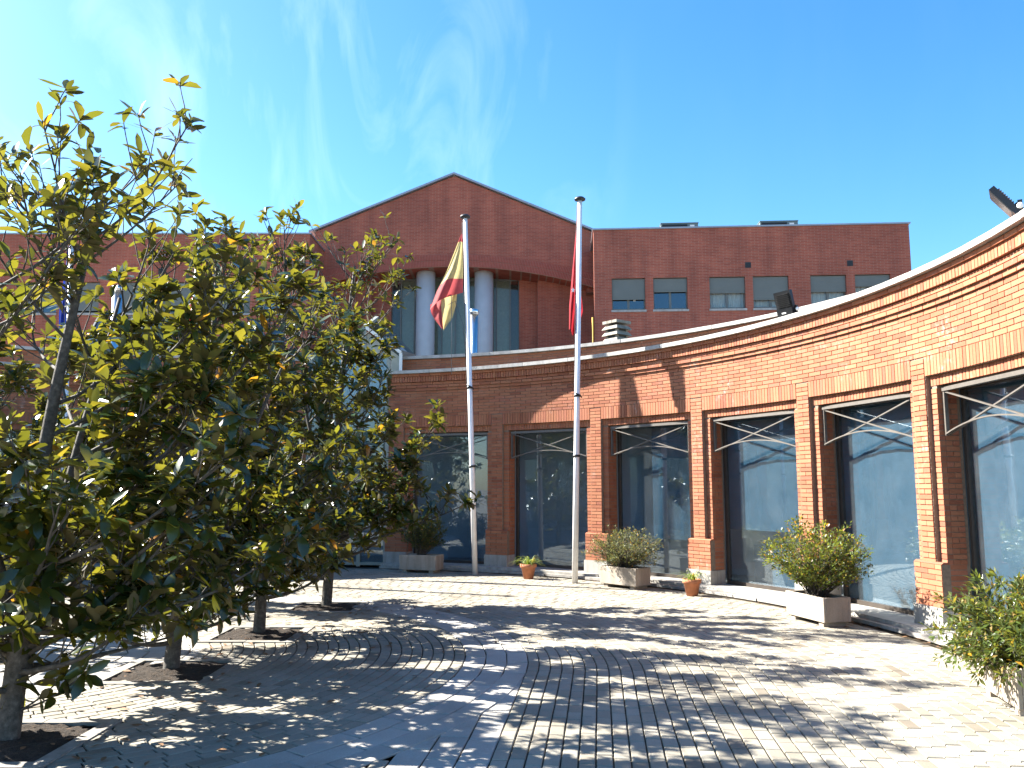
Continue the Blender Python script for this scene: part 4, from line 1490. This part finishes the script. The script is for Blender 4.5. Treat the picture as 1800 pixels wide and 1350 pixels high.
def magnolia(x, y, H, rad, seed, label, lean=(0, 0), trunk_r=0.06, n_limb=26, low=0.10, top_thin=0.0, side=None, nbig=300, stems=2, taper=0.42, shoots=14, leaf_s=0.172):
    rr = random.Random(seed)
    root = tag(empty("magnolia_tree", (x, y, 0.0)), label, "tree", "magnolia trees in the courtyard")
    # leader
    NP = 12
    lead = []
    wx, wy = rr.uniform(0, 6), rr.uniform(0, 6)
    for i in range(NP):
        q = i / (NP - 1)
        lead.append(Vector((lean[0] * q + 0.05 * math.sin(wx + q * 5) * q, lean[1] * q + 0.05 * math.sin(wy + q * 4) * q, H * 0.93 * q)))
    def lead_at(z, w=0):
        ln, hh = leads[w]
        if w:
            z = max(z, ln[0].z + 0.05)
            q = min(max((z - ln[0].z) / (hh - ln[0].z), 0), 0.98) * (NP - 1)
        else:
            q = min(max(z / hh, 0), 0.999) * (NP - 1)
        i = int(q)
        return ln[i].lerp(ln[i + 1], q - i)
    leads = [(lead, H * 0.93)]
    trunk = MB()
    for e in range(stems - 1):
        a = seed * 1.3 + e * 2.3
        off = Vector((math.cos(a), math.sin(a), 0))
        h2 = H * rr.uniform(0.66, 0.84)
        z1 = H * rr.uniform(0.06, 0.16)
        st = []
        for i in range(NP):
            q = i / (NP - 1)
            b0 = lead[0].lerp(lead[-1], z1 / (H * .93))
            st.append(Vector((b0.x, b0.y, z1)) + off * (0.75 * q ** 0.8 + 0.06 * math.sin(q * 6 + a)) + Vector((lean[0] * q, lean[1] * q, (h2 - z1) * q)))
        trunk.tube(st, [trunk_r * 0.62 * (1.1 - 0.9 * (i / (NP - 1)) ** .8) + 0.005 for i in range(NP)], 8)
        leads.append((st, h2))
    trunk.tube([lead[0] + Vector((0, 0, -0.05))] + lead, [trunk_r * 1.5] + [trunk_r * (1.15 - 0.95 * (i / (NP - 1)) ** 0.85) + 0.006 for i in range(NP)], 10)
    trunk.build("trunk", MAT['bark'], root)
    P, D, Nn, S = [], [], [], []
    def leaf(p, d, n, s):
        P.append(p); D.append(d); Nn.append(n); S.append(s)
    def rosette(p, axis, k, sz):
        ax = axis.normalized()
        a0 = rr.uniform(0, 6.28)
        o1 = ax.orthogonal().normalized()
        o2 = ax.cross(o1)
        for i in range(k):
            a = a0 + i * 2.4
            th = R(rr.uniform(28, 88)) if i else R(15)
            pr = o1 * math.cos(a) + o2 * math.sin(a)
            d = ax * math.cos(th) + pr * math.sin(th)
            d.z -= rr.uniform(0.0, 0.45)
            nrm = ax * math.sin(th) - pr * math.cos(th) * 0.7 + Vector((rr.uniform(-.35, .35), rr.uniform(-.35, .35), rr.uniform(-.1, .5)))
            leaf(p - ax * rr.uniform(0, 0.06), d, nrm, sz * rr.uniform(0.6, 1.15))
    def grow(m, p, d, L, r0, r1, n, up, wob):
        pts = [p.copy()]
        d = d.normalized()
        for i in range(n):
            d = (d + Vector((rr.uniform(-wob, wob), rr.uniform(-wob, wob), up + rr.uniform(-wob, wob) * .6))).normalized()
            p = p + d * (L / n)
            pts.append(p.copy())
        m.tube(pts, [r0 + (r1 - r0) * i / n for i in range(n + 1)], 5, cap=False)
        return pts, d
    for i in range(n_limb):
        f = (i + 0.5) / n_limb
        z0 = H * (low + (0.90 - low) * f ** 1.22)
        env = rad * (0.72 + 0.42 * math.sin(math.pi * min(1.0, f * 1.1 + 0.05))) * (1.0 - taper * f)
        az = i * 2.39996 + rr.uniform(-.4, .4) + seed
        L = env * rr.uniform(0.72, 1.18)
        if side and rr.random() < side[1]:
            az = side[0] + rr.uniform(-.6, .6)
            L *= 1.22
        el = R(rr.uniform(-14, 20) + 34 * f)
        m = MB()
        pts, d = grow(m, lead_at(z0, i % len(leads) if z0 < leads[i % len(leads)][1] else 0), unit(az, el), L, 0.010 + 0.016 * (1 - f), 0.005, 7, 0.085 + 0.03 * f, 0.13)
        thin = top_thin if f > 0.72 else 0.0
        tips = [(pts[-1], d)]
        ns = int(4 + L * 4.0)
        for s_ in range(ns):
            q = 0.22 + 0.76 * (s_ + rr.random()) / ns
            k = min(int(q * 7), 6)
            sp = pts[k].lerp(pts[k + 1], q * 7 - k)
            base_d = (pts[k + 1] - pts[k]).normalized()
            sd = (base_d + unit(rr.uniform(0, 6.28), rr.uniform(-.25, 1.1)) * rr.uniform(0.6, 1.2)).normalized()
            sl = rr.uniform(0.16, 0.46) * (1.15 - 0.4 * q) * (1.25 if thin else 1)
            sp2, sdd = grow(m, sp, sd, sl, 0.0055, 0.0032, 4, 0.13, 0.16)
            tips.append((sp2[-1], sdd))
            if rr.random() < 0.75 and not thin:
                t2, d2 = grow(m, sp2[2], (sdd + unit(rr.uniform(0, 6.28), rr.uniform(-.2, .7))).normalized(), rr.uniform(0.08, 0.2), 0.004, 0.003, 3, 0.12, 0.1)
                tips.append((t2[-1], d2))
            if not thin:
                for _ in range(rr.randint(0, 2)):
                    pp = sp2[rr.randint(1, 4)]
                    leaf(pp, unit(rr.uniform(0, 6.28), rr.uniform(-.5, .7)), Vector((rr.uniform(-.5, .5), rr.uniform(-.5, .5), 1)), rr.uniform(0.09, 0.145))
        for p, dd in tips:
            if thin and rr.random() < thin * .35: continue
            rosette(p, dd + Vector((0, 0, 0.35)), rr.randint(5, 8) if thin else rr.randint(6, 10), leaf_s if not thin else leaf_s * .88)
        m.build("branch", MAT['bark'], root)
    # leafy shoots low on the trunk
    m = MB()
    for i in range(shoots):
        z0 = rr.uniform(0.12, 1.5)
        pts, d = grow(m, lead_at(z0, i % len(leads)), unit(rr.uniform(0, 6.28), R(rr.uniform(-8, 50))), rr.uniform(0.3, 0.95), 0.008, 0.004, 5, 0.10, 0.16)
        rosette(pts[-1], d, rr.randint(7, 10), leaf_s)
        rosette(pts[3], d, rr.randint(3, 6), leaf_s * .95)
        t2, d2 = grow(m, pts[2], unit(rr.uniform(0, 6.28), R(rr.uniform(-10, 40))), rr.uniform(0.15, 0.35), 0.005, 0.003, 3, 0.1, 0.12)
        rosette(t2[-1], d2, rr.randint(6, 9), leaf_s)
    m.build("branch", MAT['bark'], root)
    # crown of the leader
    m = MB()
    for i in range(3 if top_thin > .5 else 6):
        p = lead_at(H * (0.82 + 0.02 * i))
        pts, d = grow(m, p, unit(i * 1.05 + seed, R(40 + rr.uniform(-10, 25))), H * 0.13 * rr.uniform(.7, 1.2), 0.008, 0.004, 5, 0.14, 0.1)
        rosette(pts[-1], d, 6, leaf_s * .85)
        if top_thin < .5: rosette(pts[3], d, 4, leaf_s * .8)
    m.build("branch", MAT['bark'], root)
    P_, D_, N_, S_ = np.array(P), np.array(D), np.array(Nn), np.array(S)
    keep = P_[:, 2] > 0.22
    P_, D_, N_, S_ = P_[keep], D_[keep], N_[keep], S_[keep]
    px, py, dd = project(P_[:, 0] + x, P_[:, 1] + y, P_[:, 2])
    X, Y, Z = frames(D_, N_)
    view = P_ + np.array([x, y, -CAM_Z])
    view /= np.linalg.norm(view, axis=1, keepdims=True)
    facing = np.abs((Z * view).sum(1)) * 0.8 + 0.2
    area = (S_ / dd) ** 2 * facing * (1 - 0.3 * np.clip((dd - dd.min()) / 3, 0, 1))
    area[(px < 0) | (px > 1800) | (py < 0) | (py > 1350)] = 0
    order = np.argsort(-area)
    big = order[:nbig]
    for i in big:
        o = bpy.data.objects.new("leaf", LEAF_ME[int(i) % 6])
        M = Matrix(((X[i][0], Y[i][0], Z[i][0], 0), (X[i][1], Y[i][1], Z[i][1], 0), (X[i][2], Y[i][2], Z[i][2], 0), (0, 0, 0, 1)))
        o.matrix_basis = Matrix.Translation(P_[i]) @ M @ Matrix.Scale(float(S_[i]), 4)
        link(o, root)
    rest = order[nbig:]
    nprng = np.random.default_rng(seed)
    VV = np.stack([q[0] for q in LEAF_V])[nprng.integers(0, 6, len(rest))]
    VV = VV * np.stack([np.ones(len(rest)), nprng.uniform(0.8, 1.2, len(rest)), nprng.uniform(0.4, 1.9, len(rest))], 1)[:, None, :]
    for c in range(1):
        leaf_mass("foliage", (VV, LEAF_V[1][1]), P_[rest], D_[rest], N_[rest], S_[rest], MAT['magnolia'], root)
    return root

magnolia(TREES[0][0], TREES[0][1], 3.85, 1.42, 11, "nearest magnolia at the left edge, its bare upper branches against the sky", lean=(0.22, 0.1), trunk_r=0.066, n_limb=46, low=0.08, top_thin=0.45, side=(0.05, 0.16), stems=3, taper=0.0, shoots=30, leaf_s=0.178)
magnolia(TREES[1][0], TREES[1][1], 4.10, 1.30, 23, "second magnolia from the left edge with low leafy shoots round its trunk", lean=(0.25, 0.15), trunk_r=0.058, n_limb=40, low=0.06, stems=3, shoots=30, top_thin=0.3)
magnolia(TREES[2][0], TREES[2][1], 4.70, 1.42, 37, "third magnolia along the row, slim grey trunk in a soil pit", lean=(0.15, 0.0), trunk_r=0.056, n_limb=40, low=0.08, shoots=30, top_thin=0.45)
magnolia(TREES[3][0], TREES[3][1], 5.25, 1.80, 41, "farthest magnolia of the row, reaching in front of the flag and the gable", lean=(0.25, 0.0), trunk_r=0.060, n_limb=48, low=0.07, top_thin=0.8, side=(-0.1, 0.20), stems=2, shoots=38)
magnolia(TREES[4][0], TREES[4][1], 4.2, 1.5, 53, "magnolia at the back left near the blue flag's pole", trunk_r=0.06, n_limb=26, low=0.08)
magnolia(TREES[5][0], TREES[5][1], 4.0, 1.45, 67, "magnolia at the far left behind the nearest one", trunk_r=0.06, n_limb=18, low=0.08)

# ------------------------------------------------------------------ planters, shrubs, pots
def planter(ang, label):
    p = ring(8.945, ang)
    u = tag(empty("planter", tuple(p), ang + math.pi / 2), label, "planter", "concrete planters along the pavilion")
    m = MB()
    X, Y, z0, z1, w = 0.40, 0.19, 0.055, 0.345, 0.035
    t = 0.985
    def wall(x0, x1, y0, y1):
        m.hexa([(x0 * t, y0 * t, z0), (x1 * t, y0 * t, z0), (x1 * t, y1 * t, z0), (x0 * t, y1 * t, z0), (x0, y0, z1), (x1, y0, z1), (x1, y1, z1), (x0, y1, z1)])
    wall(-X, X, -Y, -Y + w); wall(-X, X, Y - w, Y); wall(-X, -X + w, -Y + w, Y - w); wall(X - w, X, -Y + w, Y - w)
    m.box((0, 0, z0 + 0.012), (2 * X * t - 0.02, 2 * Y * t - 0.02, 0.02))
    tr_ = m.build("trough", MAT['planter'], u)
    bv = tr_.modifiers.new("worn_edges", 'BEVEL')
    bv.width = 0.007
    bv.segments = 2
    bv.limit_method = 'ANGLE'
    for s in (-1, 1):
        m = MB()
        m.box((s * 0.29, 0, 0.029), (0.09, 0.32, 0.056))
        m.build("foot", MAT['planter'], u)
    m = MB()
    N = 9
    rr = random.Random(int(ang * 100))
    m.add([((i / (N - 1) - .5) * 2 * (X - w), (j / 4 - .5) * 2 * (Y - w), 0.305 + rr.uniform(-.012, .012)) for j in range(5) for i in range(N)],
          [(j * N + i, j * N + i + 1, (j + 1) * N + i + 1, (j + 1) * N + i) for j in range(4) for i in range(N - 1)])
    m.build("soil", MAT['soil'], u)
    return p

def shrub(p, ang, ex, ey, z_lo, z_hi, seed, mat, label, stems, per, size, shape, offs=(0, 0), droop=0.0, name="shrub"):
    rr = random.Random(seed)
    u = tag(empty(name, (p.x, p.y, 0.30), ang + math.pi / 2), label, "shrub", "planter shrubs")
    m = MB()
    P, D, Nn, S = [], [], [], []
    for i in range(stems):
        base = Vector((rr.uniform(-.22, .22) * ex * 0.6, rr.uniform(-.08, .08), 0))
        while True:
            e = Vector((rr.uniform(-1, 1), rr.uniform(-1, 1), rr.uniform(-0.55, 1)))
            if 0.45 < e.length < 1.0: break
        zc = (z_lo + z_hi) / 2 - 0.30
        end = Vector((e.x * ex + offs[0], e.y * ey + offs[1], zc + e.z * (z_hi - z_lo) / 2 + rr.uniform(0, .08)))
        mid = base.lerp(end, 0.5) + Vector((0, 0, 0.10 * (1 - droop)))
        pts = []
        for k in range(7):
            q = k / 6
            pts.append(base * (1 - q) ** 2 + mid * 2 * q * (1 - q) + end * q * q - Vector((0, 0, droop * 0.35 * q ** 3)))
        m.tube(pts, [0.006 - 0.0045 * k / 6 for k in range(7)], 4, cap=False)
        for k in range(per):
            q = 1 - rr.random() ** 1.6 * 0.72
            a = min(int(q * 6), 5)
            c = pts[a].lerp(pts[a + 1], q * 6 - a)
            ax = (pts[a + 1] - pts[a]).normalized()
            o = unit(rr.uniform(0, 6.28), rr.uniform(-1, 1))
            c = c + o * rr.random() ** 2 * 0.055
            d = (ax * 0.7 + o + Vector((0, 0, 0.25))).normalized()
            P.append(c); D.append(d)
            Nn.append(Vector((rr.uniform(-.8, .8), rr.uniform(-.8, .8), 1.0)))
            S.append(size * rr.uniform(0.6, 1.25))
    m.build("stem", MAT['bark'], u)
    leaf_mass("foliage", shape, np.array(P), np.array(D), np.array(Nn), np.array(S), mat, u)

LS, LT = tri_leaf_small(0.5), tri_leaf_small(0.34)
a = R(70.0); p = planter(a, "concrete planter at the far end below the first window")
shrub(p, a, 0.52, 0.34, 0.34, 1.12, 3, MAT['shrub_dark'], "dark rounded shrub in the farthest planter beside the striped flag's pole", 130, 36, 0.052, LS, offs=(-0.05, 0.0))
a = R(41.0); p = planter(a, "concrete planter holding the grey green shrub, right of the crimson flag's pole")
shrub(p, a, 0.82, 0.56, 0.20, 1.0, 5, MAT['shrub_grey'], "spreading grey green shrub hiding the top of its planter", 230, 42, 0.040, LT)
a = R(14.6); p = planter(a, "white sunlit planter holding the bright green shrub")
shrub(p, a, 0.88, 0.60, 0.28, 1.26, 8, MAT['shrub_bright'], "bright green feathery shrub with one tall shoot in the sunlit planter", 250, 44, 0.044, LS, offs=(0.0, 0.0))
a = R(-11.0); p = planter(a, "white planter cut by the right edge of the picture")
shrub(p, a, 0.86, 0.62, 0.10, 1.18, 9, MAT['shrub_green'], "large loose shrub with drooping leaves at the right edge", 230, 40, 0.066, LT, droop=0.45)

def pot(ang, r, s, label, plabel, seed, nb):
    p = ring(r, ang)
    u = tag(empty("flower_pot", tuple(p)), label, "flower pot", "terracotta pots")
    m = MB()
    m.lathe([(0.085 * s, 0.0), (0.125 * s, 0.19 * s), (0.145 * s, 0.195 * s), (0.148 * s, 0.25 * s), (0.128 * s, 0.252 * s), (0.118 * s, 0.21 * s)], 24)
    m.build("pot", MAT['terracotta'], u)
    m = MB()
    m.lathe([(0.12 * s, 0.215 * s), (0.0001, 0.23 * s)], 20)
    m.build("soil", MAT['soil'], u)
    v = tag(empty("spider_plant", (p.x, p.y, 0.22 * s)), plabel, "plant", "potted spider plants")
    rr = random.Random(seed)
    m = MB()
    for i in range(nb):
        az = rr.uniform(0, 6.28)
        L = rr.uniform(0.2, 0.42) * s
        el = rr.uniform(0.5, 1.4)
        o = Vector((rr.uniform(-.05, .05), rr.uniform(-.05, .05), 0))
        sd = Vector((-math.sin(az), math.cos(az), 0))
        vs = []
        K = 6
        for k in range(K + 1):
            q = k / K
            hx = L * q * math.cos(el) + 0.10 * s * q * q
            hz = L * q * math.sin(el) * (1 - 0.62 * q * q) - 0.06 * s * q ** 3
            w = 0.0085 * s * (1 - q ** 2.5) + 0.0006
            c = o + Vector((math.cos(az) * hx, math.sin(az) * hx, hz))
            vs += [c - sd * w, c + sd * w]
        m.add(vs, [(2 * k, 2 * k + 1, 2 * k + 3, 2 * k + 2) for k in range(K)], 0, True)
    m.build("blade", MAT['blade'], v)["kind"] = "stuff"
pot(R(54.4), 8.86, 1.05, "terracotta pot standing alone left of the crimson flag's pole", "tall yellow green spider plant in the left terracotta pot", 4, 70)
pot(R(32.1), 9.02, 1.0, "smaller looking terracotta pot at the foot of the sunlit pier", "short yellow green spider plant in the right terracotta pot", 6, 34)

# ------------------------------------------------------------------ fallen leaves
rr = random.Random(99)
P, D, Nn, S = [], [], [], []
for i in range(420):
    if rr.random() < 0.62:
        tx, ty = rr.choice(TREES[:4])
        x, y = tx + rr.gauss(0.35, 0.8), ty + rr.gauss(-0.1, 0.7)
        if y < 3.2 or x > 0.9: continue
    else:
        a = rr.uniform(R(0), R(80))
        r_ = R0 - 0.36 - abs(rr.gauss(0, 0.10))
        x, y = CX + r_ * math.cos(a), CY + r_ * math.sin(a)
    P.append((x, y, 0.008 + rr.uniform(0, .008)))
    a = rr.uniform(0, 6.28)
    D.append((math.cos(a), math.sin(a), rr.uniform(-.1, .15)))
    Nn.append((rr.uniform(-.3, .3), rr.uniform(-.3, .3), 1))
    S.append(rr.uniform(0.03, 0.11) if y < 12 else rr.uniform(0.02, 0.05))
o = leaf_mass("fallen_leaves", LEAF_V[0], np.array(P), np.array(D), np.array(Nn), np.array(S), MAT['dryleaf'], None)
